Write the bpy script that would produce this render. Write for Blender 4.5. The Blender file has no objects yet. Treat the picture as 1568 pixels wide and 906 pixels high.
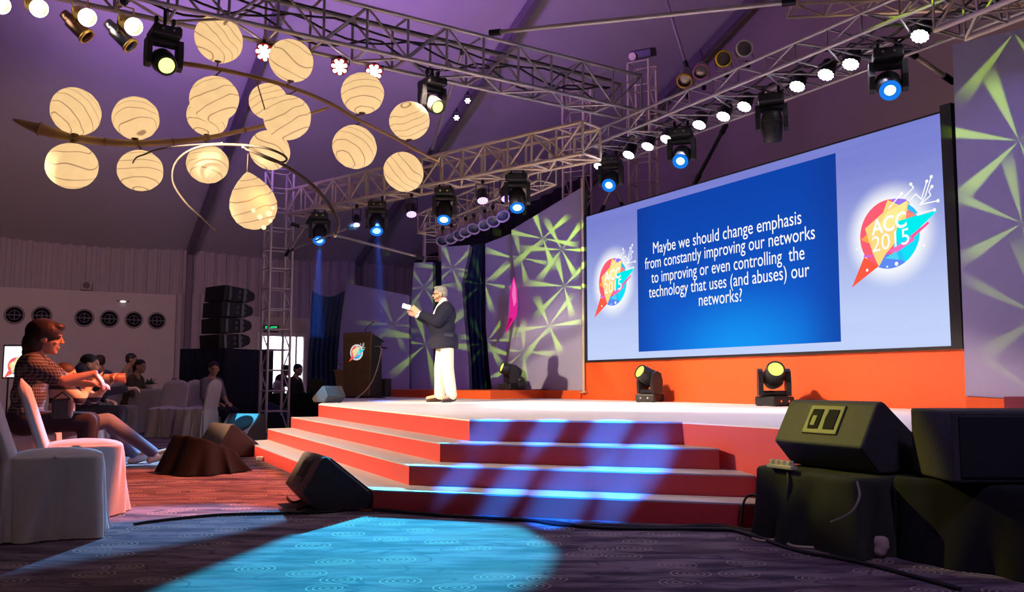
import bpy, bmesh, math, random
from mathutils import Vector, Matrix, Euler
random.seed(7)
PI = math.pi
sc = bpy.context.scene
col = sc.collection

# ------------------------------------------------------------------ camera
FPX, CAMH, HOR = 1350.0, 0.87, 586.0
PITCH = math.atan((HOR - 453) / FPX)
cam_d = bpy.data.cameras.new('camera')
cam_d.sensor_width = 36.0
cam_d.lens = FPX / 1568 * 36.0
cam_d.clip_end = 200
cam = bpy.data.objects.new('camera', cam_d)
cam.location = (0, 0, CAMH)
cam.rotation_euler = (PI / 2 + PITCH, 0, 0)
col.objects.link(cam)
sc.camera = cam
sc.view_settings.view_transform = 'Standard'
sc.view_settings.look = 'None'
sc.view_settings.gamma = 1.0
sc.view_settings.use_curve_mapping = False
sc.view_settings.exposure = 0.0

w = bpy.data.worlds.new('world')
sc.world = w
w.use_nodes = True
w.node_tree.nodes['Background'].inputs[0].default_value = (0.30, 0.20, 0.34, 1)
w.node_tree.nodes['Background'].inputs[1].default_value = 0.055

# ------------------------------------------------------------------ pixel / place helpers (photo survey -> metres)
SP, CP = math.sin(PITCH), math.cos(PITCH)
CAM = Vector((0, 0, CAMH))
def ray(x, y):
    a = (x - 784) / FPX
    b = (453 - y) / FPX
    return Vector((a, CP - b * SP, SP + b * CP))
def at(x, y, D):
    r = ray(x, y)
    return CAM + r * (D / r.y)
def G(x, y, z=0.0):
    r = ray(x, y)
    return CAM + r * ((z - CAMH) / r.z)
def onplane(x, y, p, n):
    r = ray(x, y)
    return CAM + r * ((p - CAM).dot(n) / r.dot(n))

# ------------------------------------------------------------------ node helpers
class NX:
    def __init__(s, nt): s.nt = nt
    def m(s, op, a, b=None, c=None, clamp=False):
        n = s.nt.nodes.new('ShaderNodeMath'); n.operation = op; n.use_clamp = clamp
        for i, q in enumerate((a, b, c)):
            if q is None: continue
            if isinstance(q, (int, float)): n.inputs[i].default_value = q
            else: s.nt.links.new(q, n.inputs[i])
        return n.outputs[0]
    def ss(s, x, lo, hi):
        n = s.nt.nodes.new('ShaderNodeMapRange'); n.interpolation_type = 'SMOOTHSTEP'
        s.nt.links.new(x, n.inputs[0])
        n.inputs[1].default_value = lo; n.inputs[2].default_value = hi
        return n.outputs[0]
    def noise(s, vec, scale, detail=2.0, rough=0.5):
        n = s.nt.nodes.new('ShaderNodeTexNoise')
        if vec is not None: s.nt.links.new(vec, n.inputs['Vector'])
        n.inputs['Scale'].default_value = scale; n.inputs['Detail'].default_value = detail
        n.inputs['Roughness'].default_value = rough
        return n.outputs['Fac']
    def mix(s, fac, a, b):
        n = s.nt.nodes.new('ShaderNodeMix'); n.data_type = 'RGBA'
        for sock, q in ((n.inputs[0], fac), (n.inputs[6], a), (n.inputs[7], b)):
            if isinstance(q, (int, float)): sock.default_value = q
            elif isinstance(q, tuple): sock.default_value = q if len(q) == 4 else q + (1,)
            else: s.nt.links.new(q, sock)
        return n.outputs[2]
    def coord(s, which='Object'):
        return s.nt.nodes.new('ShaderNodeTexCoord').outputs[which]
    def xyz(s, vec):
        n = s.nt.nodes.new('ShaderNodeSeparateXYZ'); s.nt.links.new(vec, n.inputs[0]); return n.outputs
    def mapping(s, vec, scale=(1, 1, 1), rot=(0, 0, 0), loc=(0, 0, 0)):
        n = s.nt.nodes.new('ShaderNodeMapping'); s.nt.links.new(vec, n.inputs[0])
        n.inputs['Scale'].default_value = scale; n.inputs['Rotation'].default_value = rot; n.inputs['Location'].default_value = loc
        return n.outputs[0]
    def bump(s, h, strength=0.3, dist=0.01):
        n = s.nt.nodes.new('ShaderNodeBump'); s.nt.links.new(h, n.inputs['Height'])
        n.inputs['Strength'].default_value = strength; n.inputs['Distance'].default_value = dist
        return n.outputs[0]

def srgb(r, g, b):
    return tuple(((c / 255) / 12.92 if c / 255 <= 0.04045 else ((c / 255 + 0.055) / 1.055) ** 2.4) for c in (r, g, b))

MATS = {}
def mat(name, colr, rough=0.6, metal=0.0, var=0.12, scale=6.0, spec=0.4, bump=0.0):
    """matte paint / metal / cloth with a little procedural unevenness"""
    if name in MATS: return MATS[name]
    m = bpy.data.materials.new(name); m.use_nodes = True
    nt = m.node_tree; x = NX(nt); b = nt.nodes['Principled BSDF']
    f = x.noise(x.coord(), scale, 3)
    lo = tuple(c * (1 - var) for c in colr); hi = tuple(min(1, c * (1 + var)) for c in colr)
    nt.links.new(x.mix(f, lo, hi), b.inputs['Base Color'])
    b.inputs['Roughness'].default_value = rough; b.inputs['Metallic'].default_value = metal
    b.inputs['Specular IOR Level'].default_value = spec
    if bump: nt.links.new(x.bump(x.noise(x.coord(), scale * 8, 2), bump), b.inputs['Normal'])
    MATS[name] = m
    return m
def emit(name, colr, strength=1.0):
    if name in MATS: return MATS[name]
    m = bpy.data.materials.new(name); m.use_nodes = True
    nt = m.node_tree
    nt.nodes.remove(nt.nodes['Principled BSDF'])
    e = nt.nodes.new('ShaderNodeEmission'); e.inputs[0].default_value = tuple(colr) + (1,); e.inputs[1].default_value = strength
    nt.links.new(e.outputs[0], nt.nodes['Material Output'].inputs[0])
    MATS[name] = m
    return m

# ------------------------------------------------------------------ lights
def spot(name, loc, target, energy, colr, angle, blend=0.3, radius=0.06, gobo=None):
    l = bpy.data.lights.new(name, 'SPOT')
    l.energy = energy; l.color = colr; l.spot_size = math.radians(angle); l.spot_blend = blend; l.shadow_soft_size = radius
    o = bpy.data.objects.new(name, l)
    o.location = loc
    d = Vector(target) - Vector(loc)
    q = d.to_track_quat('-Z', 'Y')
    o.rotation_euler = q.to_euler()
    col.objects.link(o)
    if gobo:
        l.use_nodes = True
        nt = l.node_tree; x = NX(nt)
        em = [n for n in nt.nodes if n.type == 'EMISSION'][0]
        s = x.xyz(x.coord('Normal'))
        nz = x.m('MULTIPLY', s[2], -1)
        u = x.m('DIVIDE', s[0], nz); v = x.m('DIVIDE', s[1], nz)
        R = q.to_matrix().transposed()
        def proj(P):
            p = R @ (Vector(P) - Vector(loc))
            return (p.x / -p.z, p.y / -p.z)
        nt.links.new(gobo(x, u, v, proj), em.inputs['Strength'])
    return o
def gobo_poly(pts, soft=0.012):
    """framing shutters: a convex outline on the surface the lamp is cut to"""
    def g(x, u, v, proj):
        q = [proj(p) for p in pts]
        cx = sum(p[0] for p in q) / len(q); cy = sum(p[1] for p in q) / len(q)
        out = None
        for i in range(len(q)):
            a, b = q[i], q[(i + 1) % len(q)]
            nx, ny = -(b[1] - a[1]), b[0] - a[0]
            L = math.hypot(nx, ny); nx /= L; ny /= L
            if (cx - a[0]) * nx + (cy - a[1]) * ny < 0: nx, ny = -nx, -ny
            d = x.m('ADD', x.m('MULTIPLY', x.m('SUBTRACT', u, a[0]), nx), x.m('MULTIPLY', x.m('SUBTRACT', v, a[1]), ny))
            k = x.ss(d, -soft, soft)
            out = k if out is None else x.m('MULTIPLY', out, k)
        return out
    return g
def gobo_stars(hubs, base=0.0):
    """star gobo: six widening rays round each hub (point, radius in m, turn)"""
    def g(x, u, v, proj):
        out = None
        for P, rim, rot, amp in hubs:
            c = proj(P); e = proj(rim)
            rad = math.hypot(e[0] - c[0], e[1] - c[1])
            du = x.m('SUBTRACT', u, c[0]); dv = x.m('SUBTRACT', v, c[1])
            r = x.m('SQRT', x.m('ADD', x.m('MULTIPLY', du, du), x.m('MULTIPLY', dv, dv)))
            th = x.m('ARCTAN2', dv, du)
            k = x.m('ABSOLUTE', x.m('COSINE', x.m('MULTIPLY', x.m('ADD', th, rot), 3.0)))
            k = x.ss(k, 0.925, 0.99)
            fall = x.m('SUBTRACT', 1.0, x.ss(r, rad * 0.7, rad * 1.25))
            k = x.m('MULTIPLY', x.m('MULTIPLY', k, fall), amp)
            out = k if out is None else x.m('MAXIMUM', out, k)
        return x.m('ADD', out, base)
    return g
def gobo_streaks(pts, soft, ang=0.0):
    def g(x, u, v, proj):
        out = None
        for P, wd, hd in pts:
            c = proj(P)
            a0 = x.m('SUBTRACT', u, c[0]); b0 = x.m('SUBTRACT', v, c[1])
            ca, sa = math.cos(ang), math.sin(ang)
            du = x.m('DIVIDE', x.m('ADD', x.m('MULTIPLY', a0, ca), x.m('MULTIPLY', b0, sa)), wd); dv = x.m('DIVIDE', x.m('SUBTRACT', x.m('MULTIPLY', b0, ca), x.m('MULTIPLY', a0, sa)), hd)
            r = x.m('ADD', x.m('MULTIPLY', du, du), x.m('MULTIPLY', dv, dv))
            k = x.m('SUBTRACT', 1.0, x.ss(r, 0.1, 1.3))
            out = k if out is None else x.m('MAXIMUM', out, k)
        return out
    return g

# front rig: warm white on the platform and the speaker
spot('key_warm', (-7.2, 9.0, 3.9), (-0.4, 9.2, 0.5), 4600, (1.0, 0.71, 0.44), 80, 0.3, 0.12,
     gobo_poly([(-3.6, 11.6, 0.1), (-1.05, 6.02, 0.04), (1.50, 5.40, 0.04), (2.5, 5.15, 0.58), (5.0, 9.2, 0.6), (1.2, 15.0, 0.6), (-2.2, 14.5, 0.9)], 0.012))
spot('key_speaker', (-4.3, 7.5, 4.0), (-0.3, 14.6, 1.0), 3800, (1.0, 0.83, 0.55), 27, 0.6, 0.05)
spot('front_wash', (-1.2, 10.7, 4.8), (2.6, 12.0, 0.8), 2600, (1.0, 0.74, 0.58), 80, 0.5, 0.12,
     gobo_poly([(-2.6, 18.8, 0.85), (0.4, 17.4, 1.5), (4.9, 9.0, 1.30), (4.0, 6.0, 0.58), (-1.5, 9.0, 0.58), (-3.2, 17.0, 0.58)], 0.04))
# led pars over the screen: cool white down on the deck
spot('deck_wash_far', (2.4, 12.0, 4.3), (-0.6, 11.2, 0.58), 650, (0.82, 0.80, 1.0), 75, 0.7, 0.15)
spot('deck_wash_near', (3.9, 9.2, 4.3), (1.6, 8.2, 0.58), 550, (0.80, 0.76, 1.0), 75, 0.7, 0.15)
spot('back_purple', (1.3, 11.2, 3.2), (-0.3, 17.4, 2.6), 480, (0.34, 0.26, 1.0), 42, 0.8, 0.15)
spot('panel_purple', (2.2, 6.2, 4.4), (5.4, 8.4, 2.4), 170, (0.42, 0.32, 1.0), 55, 0.7, 0.15)
# uplights on the tent lining
spot('roof_purple_a', (-5.2, 12.4, 4.3), (-4.6, 16.5, 9.0), 1250, (0.42, 0.20, 0.85), 120, 0.9, 0.4)
spot('roof_purple_b', (-2.4, 12.2, 5.8), (0.8, 16.5, 9.5), 800, (0.45, 0.18, 0.85), 110, 0.9, 0.4)
spot('roof_rose', (-7.6, 10.6, 5.6), (-5.6, 13.4, 9.0), 260, (0.95, 0.50, 0.48), 110, 0.9, 0.4)
spot('gable_brown', (5.2, 11.0, 4.2), (6.5, 14.0, 5.5), 200, (0.95, 0.62, 0.52), 130, 0.9, 0.4)
spot('hall_rose', (-6.5, 11.0, 4.4), (-11.5, 21.5, 2.4), 820, (0.95, 0.58, 0.60), 72, 0.9, 0.3)
# lime star gobos from two added lamps with no fixture
LIME = (0.55, 0.95, 0.02)
spot('star_gobo_set', (1.0, 10.4, 2.75), (0.1, 17.0, 2.6), 6000, LIME, 70, 0.2, 0.006, gobo_stars(
    [(at(px, py, D), at(px, py + dr, D), ro, am) for px, py, D, dr, ro, am in
     ((831, 365, 16.85, 46, 0.25, 1.0), (860, 382, 16.3, 46, 0.1, 0.9), (798, 394, 17.4, 38, 0.35, 0.7), (864, 438, 16.2, 46, 0.3, 0.8), (841, 498, 16.6, 46, 0.2, 0.8), (802, 538, 17.4, 44, 0.5, 0.6),
      (744, 432, 18.4, 40, 0.3, 0.55), (748, 520, 18.4, 40, 0.1, 0.5), (694, 410, 18.4, 36, 0.2, 0.40), (652, 527, 19.1, 62, 0.3, 0.45), (650, 440, 19.1, 36, 0.0, 0.3), (596, 500, 19.3, 40, 0.2, 0.2))]))
spot('star_gobo_panel', (0.6, 7.4, 4.7), (5.3, 8.5, 2.8), 1300, LIME, 60, 0.2, 0.006, gobo_stars(
    [(at(px, py, D), at(px, py + dr, D), ro, am) for px, py, D, dr, ro, am in
     ((1566, 218, 8.8, 120, 0.2, 1.0), (1566, 342, 8.8, 105, 0.35, 0.8), (1590, 480, 8.7, 115, 0.25, 0.5), (1600, 60, 8.9, 110, 0.1, 0.6), (1600, 610, 8.7, 110, 0.3, 0.3))]))
# cyan beam of the middle side-truss head, cut off by the stage edge, and its neighbour grazing the chairs
spot('cyan_pool', (-1.42, 13.3, 3.5), (-0.8, 4.6, 0.0), 19000, (0.03, 0.60, 1.0), 26, 0.1, 0.05,
     gobo_poly([G(100, 965), G(232, 906), G(530, 787), G(690, 795), G(800, 808), G(850, 840), G(838, 872), G(740, 940), G(400, 1010)], 0.0025))
spot('cyan_chairs', (-2.5, 14.2, 3.5), (-2.2, 5.8, 0.2), 7000, (0.20, 0.50, 1.0), 24, 0.1, 0.05,
     gobo_poly([(-3.7, 3.8, 0), (-2.2, 3.8, 0), G(330, 822), G(530, 788), G(345, 771), G(200, 776), (-4.4, 5.4, 0)], 0.004))
# red pars over the left of the audience
spot('red_audience', (-0.3, 8.3, 4.4), (-3.4, 6.9, 0.4), 2900, (1.0, 0.17, 0.05), 60, 0.2, 0.06,
     gobo_poly([(-2.35, 9.0, 0), (-1.45, 6.35, 0), (-2.1, 5.9, 0), (-4.6, 4.4, 0), (-6.4, 6.5, 0), (-4.8, 9.2, 0)], 0.01))
spot('red_photographer', (-1.0, 8.4, 4.2), (-4.6, 9.35, 0.75), 3600, (1.0, 0.20, 0.05), 17, 0.6, 0.05)
spot('cyan_wedge', (-2.9, 11.6, 3.6), at(372, 650, 13.45), 1500, (0.02, 0.60, 1.0), 7, 0.5, 0.04)
spot('cyan_stage_wedge', (-4.3, 11.0, 3.6), at(503, 606, 12.7), 3500, (0.02, 0.50, 1.0), 5, 0.5, 0.04)
spot('cyan_aisle', (-2.7, 11.6, 3.6), G(228, 704), 3600, (0.30, 0.62, 1.0), 22, 0.2, 0.04,
     gobo_poly([G(150, 672), G(250, 660), G(268, 716), G(196, 728), G(130, 725)], 0.006))
# blue breakup on the corner steps
spot('blue_breakup', (2.6, 2.4, 4.6), (0.4, 6.1, 0.3), 30000, (0.0, 0.15, 1.0), 40, 0.3, 0.03, gobo_streaks(
    [(at(px, py, D), wu, hu) for px, py, D, wu, hu in ((835, 662, 6.75, 0.055, 0.016), (930, 664, 6.65, 0.06, 0.022), (745, 660, 6.85, 0.04, 0.02), (990, 700, 6.2, 0.075, 0.030), (930, 712, 6.15, 0.05, 0.02), (780, 745, 6.05, 0.06, 0.018),
     (870, 748, 5.85, 0.07, 0.030), (960, 735, 5.85, 0.06, 0.025), (845, 790, 5.75, 0.06, 0.020), (700, 735, 6.3, 0.05, 0.015))], 0.1, 0.75))
spot('chair_fill', (-1.2, 0.8, 4.6), (-2.7, 5.0, 0.3), 60, (1.0, 0.74, 0.66), 46, 0.9, 0.3)  # added fill without a fixture, brightens the near chairs
spot('carpet_fill', (2.2, 0.6, 5.2), (1.9, 4.6, 0.0), 420, (0.55, 0.47, 1.0), 52, 0.9, 0.3)  # unseen fill added to lift the dark carpet
# narrow beams of the two deep blue heads, straight down through the haze
for px, D, dx in ((490, 15.25, 0.04), (578, 14.4, 0.22)):
    b_ = at(px, 352 if px < 500 else 337, D)
    spot('beam_blue', b_, (b_.x + dx, b_.y - 0.4, 0.0), 4000, (0.03, 0.16, 1.0), 9, 0.4, 0.03)
# lime spill on the right wedge
spot('lime_spill', (-3.0, 8.2, 4.2), (1.62, 4.95, 0.66), 1700, (0.90, 0.80, 0.14), 8, 0.9, 0.04)

# ------------------------------------------------------------------ mesh builder
def frame(o, zd, xh=(0, 0, 1)):
    z = Vector(zd).normalized(); xh = Vector(xh)
    if abs(z.dot(xh.normalized())) > 0.98: xh = Vector((1, 0, 0)) if abs(z.x) < 0.9 else Vector((0, 1, 0))
    y = z.cross(xh).normalized(); x = y.cross(z).normalized()
    M = Matrix((x, y, z)).transposed().to_4x4(); M.translation = Vector(o)
    return M
class MB:
    def __init__(s): s.v = []; s.f = []; s.mi = []; s.sm = []
    def add(s, vs, fs, mi=0, smooth=False, M=None):
        n = len(s.v)
        if M is not None: vs = [M @ Vector(p) for p in vs]
        s.v += [tuple(p) for p in vs]
        s.f += [tuple(i + n for i in f) for f in fs]
        s.mi += [mi] * len(fs); s.sm += [smooth] * len(fs)
        return s
    def box(s, c, size, M=None, mi=0, bev=0.0):
        bm = bmesh.new()
        bmesh.ops.create_cube(bm, size=1.0)
        for v in bm.verts: v.co = Vector((v.co.x * size[0] + c[0], v.co.y * size[1] + c[1], v.co.z * size[2] + c[2]))
        if bev: bmesh.ops.bevel(bm, geom=list(bm.edges), offset=bev, segments=2, affect='EDGES', profile=0.5)
        bm.verts.index_update()
        s.add([v.co.copy() for v in bm.verts], [[v.index for v in f.verts] for f in bm.faces], mi, False, M)
        bm.free(); return s
    def tube(s, p0, p1, r0, r1=None, seg=8, mi=0, caps=True, smooth=True):
        r1 = r0 if r1 is None else r1
        p0 = Vector(p0); p1 = Vector(p1)
        if (p1 - p0).length < 1e-6: return s
        M = frame(p0, p1 - p0); L = (p1 - p0).length
        vs = []
        for r, z in ((r0, 0), (r1, L)):
            vs += [(r * math.cos(2 * PI * i / seg), r * math.sin(2 * PI * i / seg), z) for i in range(seg)]
        fs = [(i, (i + 1) % seg, seg + (i + 1) % seg, seg + i) for i in range(seg)]
        s.add(vs, fs, mi, smooth, M)
        if caps:
            s.add(vs[:seg], [tuple(range(seg))[::-1]], mi, False, M); s.add(vs[seg:], [tuple(range(seg))], mi, False, M)
        return s
    def poly(s, pts, r, seg=8, mi=0, closed=False):
        """bent tube; r may be a number or a list"""
        pts = [Vector(p) for p in pts]; n = len(pts)
        rr = r if isinstance(r, (list, tuple)) else [r] * n
        vs = []; prev = None
        for i, p in enumerate(pts):
            if closed: t = pts[(i + 1) % n] - pts[i - 1]
            else: t = (pts[min(i + 1, n - 1)] - pts[max(i - 1, 0)])
            t.normalize()
            if prev is None:
                up = Vector((0, 0, 1)) if abs(t.z) < 0.9 else Vector((1, 0, 0))
                a = t.cross(up).normalized()
            else:
                a = (prev - t * prev.dot(t)).normalized()
            prev = a; b = t.cross(a)
            vs += [p + (a * math.cos(2 * PI * k / seg) + b * math.sin(2 * PI * k / seg)) * rr[i] for k in range(seg)]
        fs = []
        for i in range(n if closed else n - 1):
            j = (i + 1) % n
            fs += [(i * seg + k, i * seg + (k + 1) % seg, j * seg + (k + 1) % seg, j * seg + k) for k in range(seg)]
        s.add(vs, fs, mi, True)
        if not closed:
            s.add(vs[:seg], [tuple(range(seg))[::-1]], mi); s.add(vs[-seg:], [tuple(range(seg))], mi)
        return s
    def lathe(s, prof, M=None, seg=24, mi=0, smooth=True, cap0=True, cap1=True):
        vs = []
        for r, z in prof: vs += [(r * math.cos(2 * PI * k / seg), r * math.sin(2 * PI * k / seg), z) for k in range(seg)]
        fs = []
        for i in range(len(prof) - 1):
            fs += [(i * seg + k, i * seg + (k + 1) % seg, (i + 1) * seg + (k + 1) % seg, (i + 1) * seg + k) for k in range(seg)]
        s.add(vs, fs, mi, smooth, M)
        if cap0: s.add(vs[:seg], [tuple(range(seg))[::-1]], mi, False, M)
        if cap1: s.add(vs[-seg:], [tuple(range(seg))], mi, False, M)
        return s
    def ell(s, c, rad, M=None, seg=16, rings=10, mi=0, rot=None):
        vs = [(0, 0, 1)]
        for i in range(1, rings):
            a = PI * i / rings
            vs += [(math.sin(a) * math.cos(2 * PI * k / seg), math.sin(a) * math.sin(2 * PI * k / seg), math.cos(a)) for k in range(seg)]
        vs.append((0, 0, -1))
        T = Matrix.Translation(Vector(c))
        if rot is not None: T = T @ rot.to_4x4()
        T = T @ Matrix.Diagonal(Vector((rad[0], rad[1], rad[2], 1)))
        if M is not None: T = M @ T
        fs = [(0, 1 + k, 1 + (k + 1) % seg) for k in range(seg)]
        for i in range(rings - 2):
            a = 1 + i * seg; b = a + seg
            fs += [(a + k, b + k, b + (k + 1) % seg, a + (k + 1) % seg) for k in range(seg)]
        a = 1 + (rings - 2) * seg; e = len(vs) - 1
        fs += [(a + (k + 1) % seg, a + k, e) for k in range(seg)]
        return s.add(vs, fs, mi, True, T)
    def prism(s, poly, t, M=None, mi=0):
        n = len(poly)
        vs = [(p[0], p[1], 0) for p in poly] + [(p[0], p[1], t) for p in poly]
        fs = [tuple(range(n))[::-1], tuple(range(n, 2 * n))] + [(i, (i + 1) % n, n + (i + 1) % n, n + i) for i in range(n)]
        return s.add(vs, fs, mi, False, M)
    def cap(s, pts, rads, seg=12, mi=0):
        """chain of rounded tapering limbs (made one skin afterwards)"""
        pts = [Vector(p) for p in pts]
        for p, r in zip(pts, rads): s.ell(p, (r, r, r), seg=seg, rings=8, mi=mi)
        for i in range(len(pts) - 1): s.tube(pts[i], pts[i + 1], rads[i], rads[i + 1], seg=seg, mi=mi)
        return s
    def grid(s, nu, nv, fn, mi=0, smooth=True, M=None):
        vs = [fn(i / nu, j / nv) for j in range(nv + 1) for i in range(nu + 1)]
        fs = [(j * (nu + 1) + i, j * (nu + 1) + i + 1, (j + 1) * (nu + 1) + i + 1, (j + 1) * (nu + 1) + i) for j in range(nv) for i in range(nu)]
        return s.add(vs, fs, mi, smooth, M)
    def build(s, name, mats, parent=None, world=False, solid=0.0, merge=False, remesh=0.0, smooth=0, bevel=0.0):
        me = bpy.data.meshes.new(name)
        vs = s.v
        if world and parent is not None:
            inv = wmat(parent).inverted(); vs = [tuple(inv @ Vector(p)) for p in vs]
        me.from_pydata(vs, [], s.f)
        if not isinstance(mats, (list, tuple)): mats = [mats]
        for m in mats: me.materials.append(m)
        me.polygons.foreach_set('material_index', s.mi); me.polygons.foreach_set('use_smooth', s.sm)
        bm = bmesh.new(); bm.from_mesh(me)
        if merge: bmesh.ops.remove_doubles(bm, verts=bm.verts, dist=1e-4)
        bmesh.ops.recalc_face_normals(bm, faces=bm.faces)
        bm.to_mesh(me); bm.free()
        o = bpy.data.objects.new(name, me); col.objects.link(o)
        if parent is not None: o.parent = parent
        if remesh:
            r = o.modifiers.new('r', 'REMESH'); r.mode = 'VOXEL'; r.voxel_size = remesh
            if smooth:
                q = o.modifiers.new('s', 'SMOOTH'); q.iterations = smooth; q.factor = 0.5
        if solid:
            q = o.modifiers.new('t', 'SOLIDIFY'); q.thickness = solid; q.offset = 0
        if remesh or solid: bake(o, bool(remesh))
        return o
def wmat(o):
    M = Matrix.LocRotScale(o.location, o.rotation_euler, o.scale)
    return wmat(o.parent) @ M if o.parent else M
def bake(o, sm):
    bpy.context.view_layer.update()
    dg = bpy.context.evaluated_depsgraph_get()
    me = bpy.data.meshes.new_from_object(o.evaluated_get(dg))
    o.modifiers.clear(); o.data = me
    if sm: me.polygons.foreach_set('use_smooth', [True] * len(me.polygons))
def thing(name, label, cat, loc=(0, 0, 0), rz=0.0, group=None):
    o = bpy.data.objects.new(name, None); col.objects.link(o)
    o.empty_display_size = 0.1
    o.location = loc; o.rotation_euler = (0, 0, rz)
    return tag(o, label, cat, group)
def tag(o, label=None, cat=None, group=None, kind=None):
    if label: o['label'] = label
    if cat: o['category'] = cat
    if group: o['group'] = group
    if kind: o['kind'] = kind
    return o
def struct(o, label=None):
    o['kind'] = 'structure'
    if label: o['label'] = label
    return o
def text_mesh(txt, size=1.0, offset=0.0, bold=0.0):
    c = bpy.data.curves.new('t', 'FONT'); c.body = txt; c.size = size; c.offset = bold; c.extrude = 0
    o = bpy.data.objects.new('t', c); col.objects.link(o)
    bpy.context.view_layer.update()
    me = bpy.data.meshes.new_from_object(o.evaluated_get(bpy.context.evaluated_depsgraph_get()))
    vs = [v.co.copy() for v in me.vertices]; fs = [tuple(p.vertices) for p in me.polygons]
    bpy.data.objects.remove(o); bpy.data.curves.remove(c); bpy.data.meshes.remove(me)
    x0 = min(v.x for v in vs); x1 = max(v.x for v in vs)
    y0 = min(v.y for v in vs); y1 = max(v.y for v in vs)
    return vs, fs, x0, x1, y0, y1
ORD = ['nearest', 'second', 'third', 'fourth', 'fifth', 'sixth', 'seventh', 'eighth', 'ninth', 'tenth', 'eleventh', 'twelfth']

# ------------------------------------------------------------------ materials
def carpet_mat():
    m = bpy.data.materials.new('carpet'); m.use_nodes = True
    nt = m.node_tree; x = NX(nt); b = nt.nodes['Principled BSDF']
    co = x.coord()
    st = x.noise(x.mapping(co, (0.55, 2.6, 1), (0, 0, 0.18)), 3.2, 5, 0.6)
    blot = x.noise(co, 0.9, 3)
    base = x.mix(x.ss(st, 0.38, 0.62), (0.050, 0.034, 0.056), (0.210, 0.150, 0.185))
    base = x.mix(x.m('MULTIPLY', x.ss(blot, 0.45, 0.7), 0.6), base, (0.150, 0.098, 0.075))
    def rings(scale, freq, lim, thin, rot):
        q = x.mapping(co, (scale, scale * 1.15, 1), (0, 0, rot))
        v = nt.nodes.new('ShaderNodeTexVoronoi'); v.voronoi_dimensions = '2D'
        nt.links.new(q, v.inputs['Vector']); v.inputs['Scale'].default_value = 1.0; v.inputs['Randomness'].default_value = 0.75
        d = v.outputs['Distance']
        s = x.m('SINE', x.m('MULTIPLY', d, freq))
        k = x.m('MULTIPLY', x.ss(s, 1 - thin, 0.98), x.m('SUBTRACT', 1.0, x.ss(d, lim, lim + 0.03)))
        c = x.xyz(v.outputs['Color'])
        return k, c[0]
    k1, c1 = rings(3.6, 62, 0.40, 0.55, 0.3)
    k1 = x.m('MULTIPLY', k1, x.m('GREATER_THAN', c1, 0.45))
    base = x.mix(x.m('MULTIPLY', k1, 0.75), base, (0.46, 0.38, 0.30))
    # dark looping scroll lines
    wv = x.noise(x.mapping(co, (0.8, 1.9, 1), (0, 0, 0.3)), 1.7, 1.5)
    line = x.m('SUBTRACT', 1.0, x.ss(x.m('ABSOLUTE', x.m('SUBTRACT', x.m('FRACT', x.m('MULTIPLY', wv, 7.0)), 0.5)), 0.0, 0.07))
    base = x.mix(x.m('MULTIPLY', line, 0.7), base, (0.030, 0.020, 0.048))
    nt.links.new(base, b.inputs['Base Color'])
    b.inputs['Roughness'].default_value = 0.92; b.inputs['Specular IOR Level'].default_value = 0.15
    nt.links.new(x.bump(x.noise(co, 180, 2), 0.35, 0.004), b.inputs['Normal'])
    return m
M_carpet = carpet_mat()
M_tent = mat('tent_lining', (0.52, 0.48, 0.52), 0.95, 0, 0.05, 1.5, 0.1)
M_drape = mat('wall_drape', (0.50, 0.42, 0.46), 0.9, 0, 0.08, 3, 0.1)
M_part = mat('partition_paint', (0.66, 0.58, 0.55), 0.8, 0, 0.05, 2)
M_gable = mat('gable_lining', (0.36, 0.29, 0.29), 0.95, 0, 0.06, 1.5, 0.1)
M_beam = mat('beam_steel', (0.20, 0.16, 0.22), 0.6, 0.3, 0.1, 4)
M_deck = mat('deck_white', (0.80, 0.78, 0.80), 0.45, 0, 0.04, 3)
M_orange = mat('orange_cladding', (0.86, 0.115, 0.020), 0.6, 0, 0.06, 2.5)
M_tread = mat('tread_grey', (0.42, 0.40, 0.43), 0.5, 0, 0.05, 4)
M_riser = mat('red_cladding', (0.62, 0.052, 0.042), 0.5, 0, 0.06, 2.5)
M_alu = mat('truss_aluminium', (0.44, 0.40, 0.41), 0.45, 0.55, 0.12, 7)
M_steel = mat('galvanised_steel', (0.58, 0.48, 0.37), 0.5, 0.2, 0.15, 7)
M_black = mat('black_plastic', (0.018, 0.018, 0.020), 0.45, 0, 0.2, 8)
M_blackm = mat('black_metal', (0.022, 0.022, 0.025), 0.35, 0.4, 0.2, 8)
M_tolex = mat('speaker_paint', (0.045, 0.040, 0.040), 0.62, 0, 0.25, 30, 0.35, 0.25)
M_cloth = mat('black_cloth', (0.020, 0.019, 0.020), 0.95, 0, 0.25, 12, 0.1)
M_panel = mat('set_panel', (0.42, 0.39, 0.58), 0.75, 0, 0.04, 2)
M_panelback = mat('panel_edge', (0.10, 0.09, 0.12), 0.8)
M_navyd = mat('navy_drape', (0.020, 0.035, 0.095), 0.85, 0, 0.15, 5, 0.2)
M_teald = mat('blue_curtain', (0.055, 0.115, 0.20), 0.8, 0, 0.15, 5, 0.2)
M_white = mat('white_linen', (0.62, 0.59, 0.58), 0.9, 0, 0.07, 9, 0.15, 0.12)
M_chrome = mat('chrome', (0.75, 0.72, 0.70), 0.18, 1.0, 0.05, 5)
M_wirec = mat('cable_rubber', (0.015, 0.013, 0.016), 0.6)
M_wood = mat('walnut_veneer', (0.20, 0.115, 0.045), 0.5, 0, 0.25, 9)
M_gold = mat('gold_panel', (0.50, 0.30, 0.12), 0.5, 0, 0.15, 7)

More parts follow.
